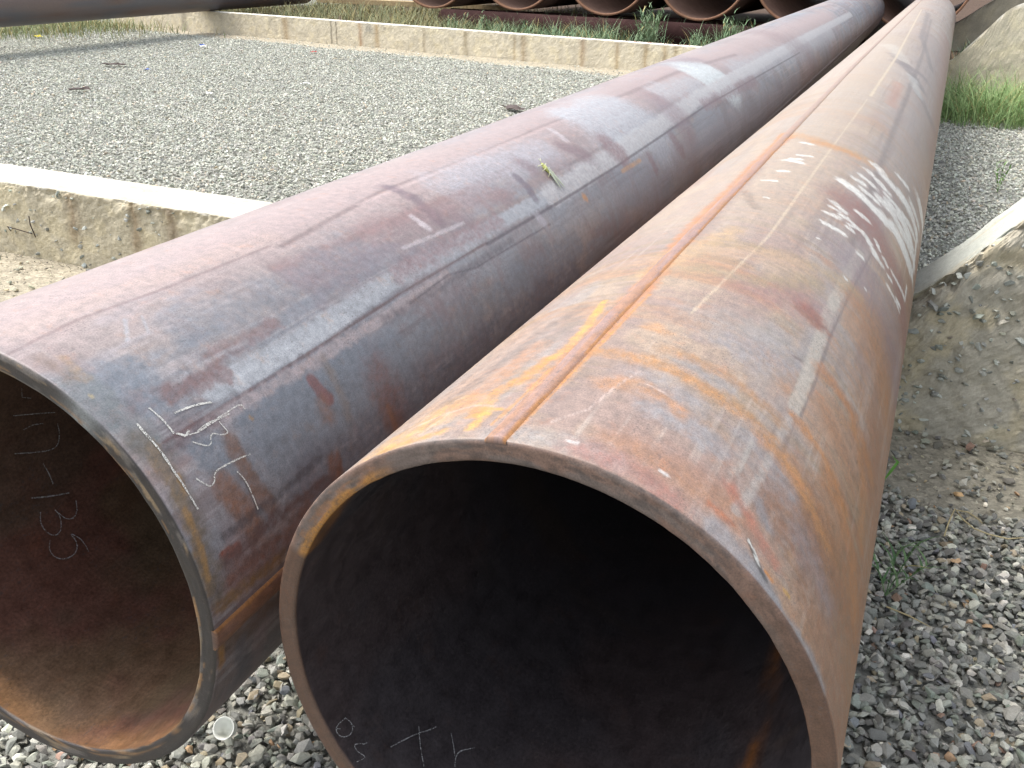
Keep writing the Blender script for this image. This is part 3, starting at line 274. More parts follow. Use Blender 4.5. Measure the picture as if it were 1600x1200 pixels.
    if kind == 'left':
        c = arr_lerp(np.tile(lin((120, 90, 70)), (r2.sum(), 1)), lin((142, 84, 66)), .7*sst(.46, .6, fbm(iu*2.5, is_*4, 40)))
        c = arr_lerp(c, lin((128, 104, 68)), .6*sst(.44, .56, fbm(iu*3, is_*3, 41)))
        c = arr_lerp(c, lin((196, 136, 66)), .8*sst(.10, .0, iu+.09*(fbm(iu*20, is_*14, 42)-.3))*sst(-.0, -.5, up))
    else:
        c = arr_lerp(np.tile(lin((84, 77, 80)), (r2.sum(), 1)), lin((92, 78, 78)), .8*sst(.46, .6, fbm(iu*3, is_*4, 43)))
        c = arr_lerp(c, lin((210, 140, 60)), .85*sst(.07, .0, iu+.09*(fbm(iu*20, is_*14, 44)-.35))*sst(-.17, -.25, is_)*sst(-.55, -.42, is_))
        wob = .82+.02*fbm(iu*9, iu*0, 46); c = arr_lerp(c, lin((190, 120, 56)), .8*np.exp(-((is_-wob)/.016)**2)*sst(.3, .6, fbm(iu*16, is_*60, 47)))
        c = arr_lerp(c, lin((100, 84, 66)), .4*sst(.55, .7, fbm(iu*6, is_*2, 45)))
    C[r2] = c*K_ALB
    if data is not None:
        idx = np.nonzero(o)[0]; cc = C[idx]; stroke_paint(cc, U[idx], s[idx], data, K_ALB); C[idx] = cc
    lum = (C@np.array([.2126, .7152, .0722]))[:, None]; C = (lum+(C-lum)*(.80 if kind == 'left' else .95))*(1.07 if kind == 'left' else .93)
    meshobj('tube_wall', V, F, [STEEL], root, True, cols=C, uv=np.stack([np.where(SEC == 1, Rr-PR_, np.where(SEC == 2, U*.4, U)), np.where(SEC == 2, s*.4, s)], 1))
    return root
def on_pipe(P, a, u, th, r): return P+D(a)*u+(SD(a)*math.sin(th)+np.array([0, 0, 1])*math.cos(th))*r
def weld(root, P, a, thf, length, wd, hgt, base_cols, seed, label=None):
    us = [0.0005]
    while us[-1] < length: us.append(us[-1]+.004*(1+us[-1]*1.2))
    us[-1] = length; us = np.array(us); K = np.linspace(-1, 1, 13)
    Ug, Kg = np.meshgrid(us, K, indexing='ij'); Ug = Ug.ravel(); Kg = Kg.ravel()
    tc = np.interp(Ug, *thf)
    ww = wd*(.9+.2*fbm(Ug*12, Kg*0, seed)); s = tc*PR_+Kg*ww/2+.0012*(fbm(Ug*30, Kg*0, seed+1)-.5)
    hh = hgt*np.sqrt(np.clip(1-Kg**2, 0, 1))*(.75+.35*fbm(Ug*45, Kg*1.2, seed+2))-.0006
    T = s/PR_; RRr = PR_+hh+.0004
    V = P+D(a)*Ug[:, None]+(SD(a)*np.sin(T)[:, None]+np.array([0, 0, 1])*np.cos(T)[:, None])*RRr[:, None]
    nK = len(K); I, J = np.meshgrid(np.arange(len(us)-1), np.arange(nK-1), indexing='ij')
    F = np.stack([I*nK+J, (I+1)*nK+J, (I+1)*nK+J+1, I*nK+J+1], -1).reshape(-1, 4)
    c1, c2, c3 = [lin(x)*K_ALB for x in base_cols]
    c = arr_lerp(np.tile(c1, (len(Ug), 1)), c2, sst(.42, .6, fbm(Ug*9, Kg*1.5, seed+3)))
    if seed == 60: c = arr_lerp(c, lin((112, 98, 98))*K_ALB, sst(.25, .6, Ug)); c3 = arr_lerp(np.tile(c3, (len(Ug), 1)), lin((112, 98, 98))*K_ALB, sst(.25, .6, Ug))
    if seed == 50: c = arr_lerp(c, lin((190, 164, 148))*K_ALB, .85*sst(1.6, 2.6, Ug)); c = c*.9; c3 = arr_lerp(np.tile(c3, (len(Ug), 1)), lin((204, 170, 140))*K_ALB, sst(1.9, 2.6, Ug))
    c = arr_lerp(c, c3, .85*sst(.5, .62, fbm(Ug*14, Kg*1, seed+4)*.6+.42*np.abs(Kg)**3))
    nb_ = len(V); low = P+D(a)*0.0005+(SD(a)*np.sin(T[:nK])[:, None]+np.array([0, 0, 1])*np.cos(T[:nK])[:, None])*(PR_-.004)
    V = np.concatenate([V, low]); c = np.concatenate([c, np.tile(lin((112, 90, 80))*K_ALB, (nK, 1))]); Ug = np.concatenate([Ug, Ug[:nK]*0]); s = np.concatenate([s, s[:nK]+.003])
    q_ = np.arange(nK-1); F = np.concatenate([F, np.stack([nb_+q_, q_, q_+1, nb_+q_+1], 1)])
    V = V-np.array(root.location)
    o = meshobj('weld_seam', V, F, [STEEL], root, True, cols=c, uv=np.stack([Ug, s+.4], 1))
    if label: o['label'] = label
def chalk_mat(nm='chalk', cc=(.62, .62, .58)):
    mt, n, b = mat(nm); p = geo_pos(n); f = noise(n, p, 380, 3, .7)
    n.links.new(mix(n, 1.0, cc, ramp(n, f, [(.3, .45), (.6, 1.1)]), 'MULTIPLY'), b.inputs['Base Color']); b.inputs['Roughness'].default_value = .95
    tr = n.nodes.new('ShaderNodeBsdfTransparent'); mx = n.nodes.new('ShaderNodeMixShader')
    n.links.new(ramp(n, noise(n, p, 520, 2, .6), [(.40, 0.0), (.5, 1.0)]), mx.inputs[0]); n.links.new(tr.outputs[0], mx.inputs[1]); n.links.new(b.outputs[0], mx.inputs[2])
    n.links.new(mx.outputs[0], n.nodes['Material Output'].inputs[0]); return mt
CHALK = chalk_mat(); CHALKF = chalk_mat('faint_chalk', (.34, .34, .34))
def chalk(root, P, a, strokes, r, lift, label, umin=None):
    for wd, pts in strokes:
        V = []; F = []
        pts = np.array(pts, dtype=float)
        q = [pts[0]]                                   # rounded resampling of the stroke
        for k in range(len(pts)-1):
            p0 = pts[max(k-1, 0)]; p1 = pts[k]; p2 = pts[k+1]; p3 = pts[min(k+2, len(pts)-1)]
            n_ = max(3, int(np.hypot(*((p2-p1)*np.array([1, .36])))/.004))
            for t in np.linspace(0, 1, n_+1)[1:]:
                q.append(.5*((2*p1)+(-p0+p2)*t+(2*p0-5*p1+4*p2-p3)*t*t+(-p0+3*p1-3*p2+p3)*t**3))
        q = np.array(q); m2 = q*np.array([1, r])
        if umin is not None: m2[:, 0] = m2[:, 0]+max(0, umin-m2[:, 0].min())
        tn = np.gradient(m2, axis=0); tn /= np.maximum(np.linalg.norm(tn, axis=1), 1e-9)[:, None]; nn = np.stack([-tn[:, 1], tn[:, 0]], 1)
        wv = wd*.42*(.55+.9*vn(np.arange(len(q))*.55, np.full(len(q), wd*900), 3)); b0 = len(V)
        for k in range(len(q)):
            for sg in (-1, 1):
                u_, s_ = m2[k]+nn[k]*wv[k]*sg
                V.append(on_pipe(P, a, max(u_, .003), s_/r, r+lift)-np.array(root.location))
        for k in range(len(q)-1): F.append((b0+2*k, b0+2*k+1, b0+2*k+3, b0+2*k+2))
        meshobj('chalk_mark', V, F, [CHALKF if r < PR_ else CHALK], root)

WTU, WTT = [0, 2, 4.3, 15.5], [-.122, -.172, -.225, -.26]
pipeR = make_pipe('nearest rusty orange-brown steel pipe with white paint dabs and an orange weld along its top', PIPE_R, aR, 15.5, 'right', R_DATA)
weld(pipeR, PIPE_R, aR, (WTU, WTT), 15.5, .0255, .0056, ((188, 152, 140), (196, 148, 118), (222, 154, 84)), 50, 'raised orange weld bead along the top of the pipe')
chalk(pipeR, PIPE_R, aR, CRI_DATA, PR_-TK, -.0008, 'faint chalk figures inside the mouth of the pipe', .012)
pipeL = make_pipe('left grey-mauve steel pipe with chalk scribbles beside its mouth and 135 chalked inside', PIPE_L, aL, 17.5, 'left', L_DATA)
weld(pipeL, PIPE_L, aL, ([0, 17.5], [1.612, 1.612]), 17.5, .033, .0050, ((140, 104, 88), (150, 108, 84), (182, 124, 66)), 60, 'raised brown weld bead low on the side of the pipe')
chalk(pipeL, PIPE_L, aL, CLO_DATA, PR_, .0016, 'white chalk scribbles on the outside near the mouth')
chalk(pipeL, PIPE_L, aL, CLI_DATA, PR_-TK, -.0010, 'chalked number ending in U-135 written sideways inside the mouth')
a3 = .34; p3 = WP(-13.85, 10, H-.006+PR_)-D(a3)*7.4
pipe3 = make_pipe('smooth dark brown pipe lying across the top left corner above the gravel yard', p3, a3, 17.1, 'dark', None, hi=False)

# ---------------------------------------------------------------- ground
def ground_mat():
    mt, n, b = mat('gravelly_earth'); p = geo_pos(n); c = attr(n, 'tint')
    f = noise(n, p, 90, 6, .75); g = noise(n, p, 3, 4, .6)
    vo = nd(n, 'ShaderNodeTexVoronoi'); vo.inputs['Scale'].default_value = 46; n.links.new(p, vo.inputs['Vector'])
    c = mix(n, 1.0, c, ramp(n, f, [(.25, .6), (.5, 1.0), (.75, 1.35)]), 'MULTIPLY')
    c = mix(n, .6, c, ramp(n, g, [(.3, .8), (.7, 1.15)]), 'MULTIPLY')
    sepc = nd(n, 'ShaderNodeSeparateColor'); n.links.new(vo.outputs['Color'], sepc.inputs[0])
    c = mix(n, .55, c, ramp(n, sepc.outputs[0], [(.1, .65), (.5, 1.0), (.9, 1.35)]), 'MULTIPLY')
    n.links.new(c, b.inputs['Base Color']); b.inputs['Roughness'].default_value = .95; b.inputs['Specular IOR Level'].default_value = .15
    h = mix(n, .5, f, vo.outputs['Distance']); bump(n, b, h, .6, .012); return mt
GM = ground_mat()
def gz(s, o): return .022*(fbm(s*.9, o*.9, 70)-.5)+.012*(fbm(s*4, o*4, 71)-.5)
SAND = lin((202, 192, 170))*.58; GRV = lin((146, 146, 138))*.8; DUST = lin((182, 176, 158))*.6
def sandmask(s, o):
    n_ = fbm(s*1.1, o*1.1, 72)-.5; m2_ = fbm(s*5, o*5, 73)-.5
    s2_, o2_ = so2(s, o); a = sst(12.45, 12.75, o2_+n_*.35+m2_*.25)*sst(13.6, 13.5, o2_)                                  # foot of the far wall
    b_ = sst(2.55, 3.0, o+n_*.6+m2_*.35)*sst(3.9, 3.7, o)*sst(-2.0, -2.6, s)                  # in front of the near wall, left
    c_ = sst(2.92, 3.16, o+n_*.45+m2_*.3)*sst(3.9, 3.7, o)*sst(-.9, -.5, s)                   # in front of the near wall, right
    return a, b_, c_
def build_ground():
    g1 = np.concatenate([[-120, -60, -30], np.arange(-22, 5, .12), [6, 9, 15, 30, 60, 120]])
    g2 = np.concatenate([[-80, -40, -15, -6, -3], np.arange(-1, 24, .10), [27, 32, 45, 80, 160]])
    A, B = np.meshgrid(g1, g2, indexing='ij'); s = A.ravel(); o = B.ravel(); z = gz(s, o)*(np.abs(s) < 20)-.012
    s2_, o2_ = so2(s, o); bank = (o2_ > W2+.12) & (s2_ > -20); z = np.where(bank, .20+.03*fbm(s, o, 77), z)                                          # earth banked up behind the far wall
    a, b_, c_ = sandmask(s, o); c = np.tile(GRV, (len(s), 1)); c = arr_lerp(c, SAND, np.maximum(a, b_)); c = arr_lerp(c, DUST, c_)
    c = arr_lerp(c, lin((112, 92, 78))*.5, bank*1.0)
    V = tW*s[:, None]+nW*o[:, None]; V[:, 2] = z
    nB = len(g2); I, J = np.meshgrid(np.arange(len(g1)-1), np.arange(nB-1), indexing='ij')
    F = np.stack([I*nB+J, (I+1)*nB+J, (I+1)*nB+J+1, I*nB+J+1], -1).reshape(-1, 4)
    tag(meshobj('ground', V, F, [GM], None, True, cols=c), kind='structure')
build_ground()

# ---------------------------------------------------------------- stones
def hull(npts, flat, seed):
    r = np.random.default_rng(seed); bm = bmesh.new()
    for i in range(npts):
        v = r.normal(size=3); v /= np.linalg.norm(v); v *= r.uniform(.82, 1.0); bm.verts.new((v[0]*.5, v[1]*.5*r.uniform(.92, 1), v[2]*.5*flat))
    res = bmesh.ops.convex_hull(bm, input=list(bm.verts)); bmesh.ops.delete(bm, geom=[g for g in res['geom_interior'] if isinstance(g, bmesh.types.BMVert)], context='VERTS')
    bmesh.ops.triangulate(bm, faces=list(bm.faces)); bm.verts.ensure_lookup_table(); bm.verts.index_update()
    V = np.array([v.co[:] for v in bm.verts]); F = np.array([[v.index for v in f.verts] for f in bm.faces]); bm.free(); return V, F
HN = [hull(14, random.uniform(.6, .85), 100+i) for i in range(14)]; HF = [hull(9, random.uniform(.65, .9), 200+i) for i in range(10)]
PAL = [((152, 154, 148), 28), ((126, 130, 128), 24), ((104, 108, 108), 14), ((176, 178, 168), 16), ((82, 84, 86), 7), ((206, 206, 196), 5), ((160, 148, 124), 5), ((122, 134, 126), 8), ((186, 150, 112), 1.3), ((150, 118, 102), 1.2), ((112, 118, 130), 4), ((232, 230, 222), 1.2)]
PC = np.array([lin(c)*1.0 for c, w_ in PAL]); PW = np.array([w_ for c, w_ in PAL]); PW = PW/PW.sum()
def batch(pts, size, hulls, tintmul=None, squash=(.6, 1.0)):
    n_ = len(pts); V_ = []; F_ = []; C_ = []; off = 0
    var = RNG.integers(0, len(hulls), n_); ci = RNG.choice(len(PC), n_, p=PW)
    col = PC[ci]*RNG.uniform(.8, 1.22, (n_, 1))*RNG.uniform(.97, 1.03, (n_, 3))
    if tintmul is not None: col = col*tintmul
    q = RNG.normal(size=(n_, 4)); q[:, 0] += 0; 
    yaw = RNG.uniform(0, 2*math.pi, n_); tx = RNG.normal(0, .45, n_); ty = RNG.normal(0, .45, n_)
    cy, sy, cx, sx, cq, sq = np.cos(yaw), np.sin(yaw), np.cos(tx), np.sin(tx), np.cos(ty), np.sin(ty)
    o_ = np.zeros(n_); i_ = np.ones(n_)
    Rz = np.stack([cy, -sy, o_, sy, cy, o_, o_, o_, i_], 1).reshape(-1, 3, 3); Rx = np.stack([i_, o_, o_, o_, cx, -sx, o_, sx, cx], 1).reshape(-1, 3, 3)
    Ry = np.stack([cq, o_, sq, o_, i_, o_, -sq, o_, cq], 1).reshape(-1, 3, 3); Rm = Rz@Rx@Ry
    sc = np.stack([size*RNG.uniform(.95, 1.38, n_), size*RNG.uniform(.75, 1.05, n_), size*RNG.uniform(squash[0], squash[1], n_)], 1)
    for k in range(len(hulls)):
        idx = np.nonzero(var == k)[0]
        if not len(idx): continue
        hv, hf = hulls[k]; v = hv[None, :, :]*sc[idx][:, None, :]; v = np.einsum('nij,nvj->nvi', Rm[idx], v)+pts[idx][:, None, :]
        V_.append(v.reshape(-1, 3)); F_.append((hf[None]+(np.arange(len(idx))*len(hv))[:, None, None]+off).reshape(-1, 3)); C_.append(np.repeat(col[idx], len(hv), axis=0)); off += len(idx)*len(hv)
    return np.concatenate(V_), np.concatenate(F_), np.concatenate(C_)
def scatter(s0, s1, o0, o1, dens, keep=None, margin=170):
    n_ = int((s1-s0)*(o1-o0)*dens); s = RNG.uniform(s0, s1, n_); o = RNG.uniform(o0, o1, n_)
    P = tW*s[:, None]+nW*o[:, None]; x, y, z = pix(P)
    ok = (z > .1) & (x > -margin) & (x < 1600+margin*3.2) & (y > -60) & (y < 1200+margin*1.5)
    if keep is not None: ok &= keep(s, o)
    return s[ok], o[ok]
def stone_mat():
    mt, n, b = mat('crushed_stone'); p = geo_pos(n); c = attr(n, 'tint'); f = noise(n, p, 260, 5, .7); g = noise(n, p, 34, 4, .6)
    c = mix(n, .9, c, ramp(n, f, [(.25, .74), (.5, 1.0), (.78, 1.25)]), 'MULTIPLY'); c = mix(n, .7, c, ramp(n, g, [(.3, .82), (.7, 1.16)]), 'MULTIPLY')
    n.links.new(c, b.inputs['Base Color']); b.inputs['Roughness'].default_value = .9; b.inputs['Specular IOR Level'].default_value = .2; bump(n, b, f, .5, .003); return mt
STM = stone_mat()
def layer(name, parts):
    V = []; F = []; C = []; off = 0
    for v, f, c in parts: V.append(v); F.append(f+off); C.append(c); off += len(v)
    return tag(meshobj(name, np.concatenate(V), np.concatenate(F), [STM], None, False, cols=np.concatenate(C)), kind='stuff')
def mk(s, o, size, lift, hulls, tm=None):
    P = tW*s[:, None]+nW*o[:, None]; P[:, 2] = gz(s, o)+lift; return batch(P, size, hulls, tm)
def keep_front(s, o):
    a, b_, c_ = sandmask(s, o); m_ = np.maximum(b_, c_); return RNG.random(len(s)) > m_*.93
PC0 = PC; PC = (PC*.74+PC.mean(0)*.26)*.95*np.array([1.02, 1.0, .95])
parts = []
for dens, lo, hi_, lf in ((3000, .017, .029, -.006), (1400, .022, .035, .004), (170, .034, .047, .008)):
    s, o = scatter(-2.7, 3.4, .7, W1-.02, dens, keep_front); sz = RNG.uniform(lo, hi_, len(s)); parts.append(mk(s, o, sz, lf+sz*.1, HN))
s, o = scatter(-6, 3.4, 2.4, W1-.02, 700, lambda s, o: RNG.random(len(s)) < .9*np.maximum(*sandmask(s, o)[1:])); sz = RNG.uniform(.006, .016, len(s)); parts.append(mk(s, o, sz, sz*.1-.004, HF, np.array([1.15, 1.08, .96])))
s, o = scatter(-6, 3.4, 2.3, W1-.02, 70, lambda s, o: RNG.random(len(s)) < .9*np.maximum(*sandmask(s, o)[1:])); sz = RNG.uniform(.018, .045, len(s)); parts.append(mk(s, o, sz, sz*.15-.006, HN, np.array([1.12, 1.1, 1.0])))
g1_ = layer('gravel', parts); g1_['label'] = 'grey crushed stone around the mouths of the two near pipes'
def keep_yard(s, o):
    a, b_, c_ = sandmask(s, o); thin = sst(.56, .72, fbm(s*.6, o*1.1, 75)); return (RNG.random(len(s)) > a*.96) & (RNG.random(len(s)) > thin*.6) & ~((s > -1.55+.0*o) & (s < -.45) & (o > 5.5) & (o < 30))
parts = []
PC = (PC0*.34+PC0.mean(0)*.66)*1.48*np.array([.975, 1.02, 1.0])
for dens, lo, hi_, lf in ((1500, .019, .031, -.006), (300, .026, .042, .003)):
    s, o = scatter(-22, 4.0, W1+W1B+.01, 22, dens, lambda s, o: keep_yard(s, o) & (so2(s, o)[1] < 13.25), 110); sz = RNG.uniform(lo, hi_, len(s)); parts.append(mk(s, o, sz, lf+sz*.1, HF))
g2_ = layer('gravel', parts); g2_['label'] = 'pale grey crushed stone filling the yard between the two low walls'

# ---------------------------------------------------------------- low concrete walls
def concrete_mat(name, face, stain, pebbles=True):
    mt, n, b = mat(name); p = geo_pos(n); c = attr(n, 'tint'); f = noise(n, p, 70, 7, .75); g = noise(n, p, 7, 5, .6)
    c = mix(n, 1.0, c, ramp(n, f, [(.25, .72), (.5, 1.0), (.75, 1.22)]), 'MULTIPLY'); c = mix(n, .8, c, ramp(n, g, [(.3, .84), (.5, 1.0), (.7, 1.12)]), 'MULTIPLY')
    h = noise(n, p, 220, 5, .8); c = mix(n, ramp(n, h, [(.62, 0.0), (.7, .6)]), c, (.14, .12, .10)); 
    n.links.new(c, b.inputs['Base Color']); b.inputs['Roughness'].default_value = .93; b.inputs['Specular IOR Level'].default_value = .2; bump(n, b, mix(n, .5, f, h), .6, .006); return mt
CON = concrete_mat('concrete', None, None)
def wall(name, label, off, thick, prof, res, seed, facec, topc, streaks, chip=.03, zbot=-.15, tv=None, nv=None):
    tv = tW if tv is None else tv; nv = nW if nv is None else nv
    root = thing(name, label, 'wall', tv*prof[0][0]+nv*off)
    loc = np.array(root.location)
    prof = np.array(prof); ss = np.arange(prof[0, 0], prof[-1, 0], res); zt = np.interp(ss, prof[:, 0], prof[:, 1]); k = np.ones(7)/7; zt = np.convolve(np.pad(zt, 3, mode='edge'), k, 'valid')
    nz = max(8, int((1.1 if off < 5 else .5)/res)); nt_ = max(6, int(thick/res/1.3)); rows = []
    for i in range(nz): rows.append(('f', i/nz))
    for i in range(nt_+1): rows.append(('t', i/nt_))
    for i in range(1, 9): rows.append(('b', i/8))
    V = []; C = []
    for kd, t in rows:
        if kd == 'f': z = zbot+(zt-zbot)*t; o = np.full(len(ss), off); 
        elif kd == 't': z = zt.copy(); o = np.full(len(ss), off+thick*t)
        else: z = zt+(zbot-zt)*t; o = np.full(len(ss), off+thick)
        edge = np.exp(-((zt-z)/.045)**1) if kd == 'f' else (np.exp(-(t*thick)/.018) if kd == 't' else np.zeros(len(ss)))
        r_ = fbm(ss*14, z*14+(o-off)*14, seed)-.45; r2 = fbm(ss*50, z*50+(o-off)*40, seed+1)-.5; cm = chip*(1+.35*sst(-.6, -.2, ss)) if off < 5 else chip; r_ = r_*(1+.8*sst(-.6, -.2, ss)) if off < 5 else r_
        if kd == 'f': o = o+r_*.014+r2*.008+np.clip(r_+.1, 0, 1)*cm*1.6*edge; z = z-np.clip(r_+.05, 0, 1)*cm*edge
        elif kd == 't': z = z+(r_*.006+r2*.003)-np.clip(r_+.05, 0, 1)*cm*edge; o = o+np.clip(r_+.1, 0, 1)*cm*1.6*edge*(1-t)
        c = np.tile(facec, (len(ss), 1)); c = arr_lerp(c, lin((176, 171, 156))*.95, sst(-.7, -.3, ss)*(1.0 if off < 5 else 0.0))
        if kd == 'f' or kd == 'b':
            c = arr_lerp(c, facec*.80, .6*sst(.5, .68, fbm(ss*5, z*7, seed+2))); c = arr_lerp(c, facec*np.array([1.12, 1.1, 1.02]), .7*sst(.52, .66, fbm(ss*9, z*9, seed+3)))
            for sc_, wd_, cc_, ln_ in streaks:
                mkk = .75*np.exp(-((ss-sc_-.006*np.sin(z*30))/wd_)**2)*(.35+.65*fbm(ss*40, z*4, seed+4))*sst(zt.min()-ln_-.05, zt.min()-ln_+.1, z); c = arr_lerp(c, lin(cc_)*.55, np.clip(mkk*1.1, 0, 1))
        else:
            dirt = sst(.6, .72, fbm(ss*4, o*16, seed+6)); c = arr_lerp(arr_lerp(np.tile(topc, (len(ss), 1)), lin((204, 208, 198))*.74, sst(-.5, -.1, ss)*(1.0 if off < 5 else .0)), facec*.95, dirt*.8); c = arr_lerp(c, facec, np.clip(edge*sst(.4, .55, fbm(ss*10, o*10, seed+7))*1.2, 0, 1))
        V.append(loc*0+tv*ss[:, None]+nv*o[:, None]+np.array([0, 0, 1])*z[:, None]-loc); C.append(c)
    nS = len(ss); nR = len(rows); V = np.concatenate(V); C = np.concatenate(C)
    I, J = np.meshgrid(np.arange(nR-1), np.arange(nS-1), indexing='ij'); F = np.stack([I*nS+J, I*nS+J+1, (I+1)*nS+J+1, (I+1)*nS+J], -1).reshape(-1, 4)
    F = [tuple(x) for x in F]
    F.append(tuple(int(i*nS) for i in range(nR))); F.append(tuple(int(i*nS+nS-1) for i in range(nR))[::-1])
    meshobj('wall_body', V, F, [CON], root, False, cols=C); return root, ss, zt
FACE1 = lin((190, 181, 158))*.88; TOP1 = lin((224, 219, 204))*.70
w1, w1s, w1z = wall('low_concrete_wall', 'near low concrete wall with crumbling pebbly edge, running under both pipes and rising at the right', W1, W1B,
    [(-16.5, .40), (-.25, .4057-.004), (-.17, .43), (-.06, .51), (.06, .63), (.15, .74), (.23, .83), (.5, 1.06), (.75, 1.13), (1.0, 1.05), (1.4, .7), (2.2, .4)], .013, 80, FACE1, TOP1,
    [(-4.25, .05, (150, 122, 90), .3), (-3.8, .04, (160, 132, 96), .3), (-3.55, .05, (140, 116, 92), .3), (-.1, .04, (110, 100, 84), .3)], .05)
FACE2 = lin((206, 197, 176))*.92; TOP2 = lin((232, 228, 216))*.85
st2 = [(-14.66, .09, (196, 160, 110), .5), (-13.43, .02, (100, 92, 80), .5), (-13.3, .015, (96, 88, 78), .5), (-12.7, .05, (190, 140, 98), .5), (-12.5, .10, (140, 142, 144), .2), (-12.3, .06, (190, 154, 104), .5), (-10.3, .06, (184, 166, 132), .5), (-9.12, .06, (184, 154, 114), .5), (-9.3, .03, (186, 160, 120), .5), (-8.01, .055, (176, 132, 88), .5), (-7.4, .04, (190, 160, 116), .5), (-6.92, .05, (194, 168, 126), .5), (-6.6, .04, (186, 156, 118), .5), (-6.43, .03, (190, 164, 120), .5), (-11.2, .04, (186, 168, 138), .5), (-17.7, .10, (150, 140, 122), .5)]
w2, _, _ = wall('low_concrete_wall', 'far low concrete wall with faint orange drip stains below its white top edge', W2, .22,
    [(-20.2, .40), (-16, .398), (-2.95, .385), (-2.75, .41), (-2.63, .472), (-2.45, .685), (-2.3, .86), (-2.18, 1.02), (-2.05, 1.125), (-1.95, 1.15), (-1.7, 1.13), (-1.3, 1.0), (-.5, .6), (1.2, .4)], .02, 90, FACE2, TOP2, st2, .010, -.15, t2, n2)
w3, _, _ = wall('low_concrete_wall', 'rearmost concrete cradle wall whose slanted edge holds the last big pipe, at the top right', 18.2, .5,
    [(-1.1, .45), (-.75, .5), (-.53, .62), (-.25, .84), (0, 1.03), (.3, 1.28), (.8, 1.6), (3, 1.7)], .04, 95, lin((176, 170, 150))*.6, lin((130, 124, 110))*.5, [], .01, 0)
# pebbles showing in the worn face of the near wall
def wall_pebbles():
    n_ = 480; s = np.concatenate([RNG.uniform(-.35, .9, n_), RNG.uniform(-6.0, -2.6, 170)]); zt = np.interp(s, w1s, w1z); z = RNG.uniform(0, 1, len(s))**.9*(zt-.01)
    sz = .014+.036*RNG.random(len(s))**1.7; P = tW*s[:, None]+nW*(W1+RNG.uniform(-.001, .004, len(s)))[:, None]; P[:, 2] = z
    v, f, c = batch(P-nW*.002+nW*(sz*.10)[:, None], sz, HN, RNG.uniform(.45, 1.0, (len(sz), 1))*np.array([[.95, .98, 1.0]])); loc = np.array(w1.location)
    o = meshobj('exposed_pebble', v-loc, f, [STM], w1, False, cols=c); o['kind'] = 'stuff'
wall_pebbles()
# hooked wire sticking from the near wall's face
def tube(pts, r, seg=6):
    pts = [np.array(p, dtype=float) for p in pts]; V = []; F = []
    rs = r if isinstance(r, (list, tuple)) else [r]*len(pts)
    for i, p in enumerate(pts):
        t = pts[min(i+1, len(pts)-1)]-pts[max(i-1, 0)]; t /= np.linalg.norm(t)+1e-12; a = np.cross(t, [0, 0, 1.0]); 
        if np.linalg.norm(a) < 1e-3: a = np.array([1.0, 0, 0])
        a /= np.linalg.norm(a); b = np.cross(t, a)
        for k in range(seg): g = 2*math.pi*k/seg; V.append(p+(a*math.cos(g)+b*math.sin(g))*rs[i])
    for i in range(len(pts)-1):
        for k in range(seg): F.append((i*seg+k, i*seg+(k+1) % seg, (i+1)*seg+(k+1) % seg, (i+1)*seg+k))
    F.append(tuple(range(seg))[::-1]); F.append(tuple((len(pts)-1)*seg+k for k in range(seg))); return V, F
WIRE = simple('rusty_wire', (.05, .035, .03), .8)
def w1f(s, z, out=.012): return WP(s, W1-out, z)
v, f = tube([w1f(-4.55, .12), w1f(-4.55, .20, .03), w1f(-4.56, .24, .02)], .003); v2, f2 = tube([w1f(-4.74, .13), w1f(-4.74, .16, .03), w1f(-4.64, .155, .035), w1f(-4.56, .14, .02)], .0028)
tag(meshobj('wire', v+v2, f+[tuple(i+len(v) for i in q) for q in f2], [WIRE]), 'thin dark hooked wire sticking out of the near low wall', 'wire')

# ---------------------------------------------------------------- far row of big pipes and their dark cross pipe
RUSTB = simple('rust_brown', lin((120, 96, 84))*.5, .7, .3, 9, .3); RIMO = simple('rust_orange_rim', lin((186, 140, 110))*.5, .75, .25, 14, .3); MAROON = simple('maroon_steel', lin((96, 70, 68))*.30, 1.0, .35, 6, .05)
INN = simple('rust_inside', lin((158, 126, 110))*.5, .8, .25, 6, .25)
BR, BT = .84, .03
def tubemesh(r0, r1, u0, u1, seg=72, z0=0.0, capn=True):
    V = []; F = []
    for r, u in ((r1, u1), (r1, u0), (r0, u0), (r0, u1)):
        for k in range(seg): g = 2*math.pi*k/seg; V.append((r*math.cos(g), u, r*math.sin(g)+z0))
    for a in range(4):
        b = (a+1) % 4
        for k in range(seg): F.append((a*seg+k, a*seg+(k+1) % seg, b*seg+(k+1) % seg, b*seg+k))
    mi = [0]*seg+[0]*seg+[1]*seg+[0]*seg
    return V, F, mi
src = None
for i, (s_, zb) in enumerate([(-10.25, .53), (-8.38, .56), (-6.55, .54), (-4.76, .52), (-3.0, .52), (-1.17, .50)]):
    lab = ['leftmost big rusty pipe of the far row, only the bottom of its mouth showing', 'second big rusty pipe from the left in the far row', 'third big rusty pipe from the left in the far row, above the taller grass', 'fourth big rusty pipe from the left in the far row, grass stems across its mouth', 'big rusty pipe in the far row whose mouth is cut off by the mauve pipe', 'rightmost big rusty pipe, resting on the rear cradle wall'][i]
    root = thing('steel_pipe', lab, 'pipe', WP(s_, 17.9, zb), 'big rusty pipes stacked in the far row'); root.rotation_euler = (0, 0, -aW)
    if src is None:
        V, F, mi = tubemesh(BR-BT, BR, .03, 9, z0=BR); body = meshobj('tube_wall', V, F, [RUSTB, INN], root, True, midx=mi)
        V, F, mi = tubemesh(BR-BT-.006, BR+.006, -.02, .05, z0=BR); rim = meshobj('rim', V, F, [RIMO], root, True); src = (body, rim)
    else:
        for q in src: c = q.copy(); S.collection.objects.link(c); c.parent = root
V, F, mi = tubemesh(.185, .2, -4.6, 3.3, 48)
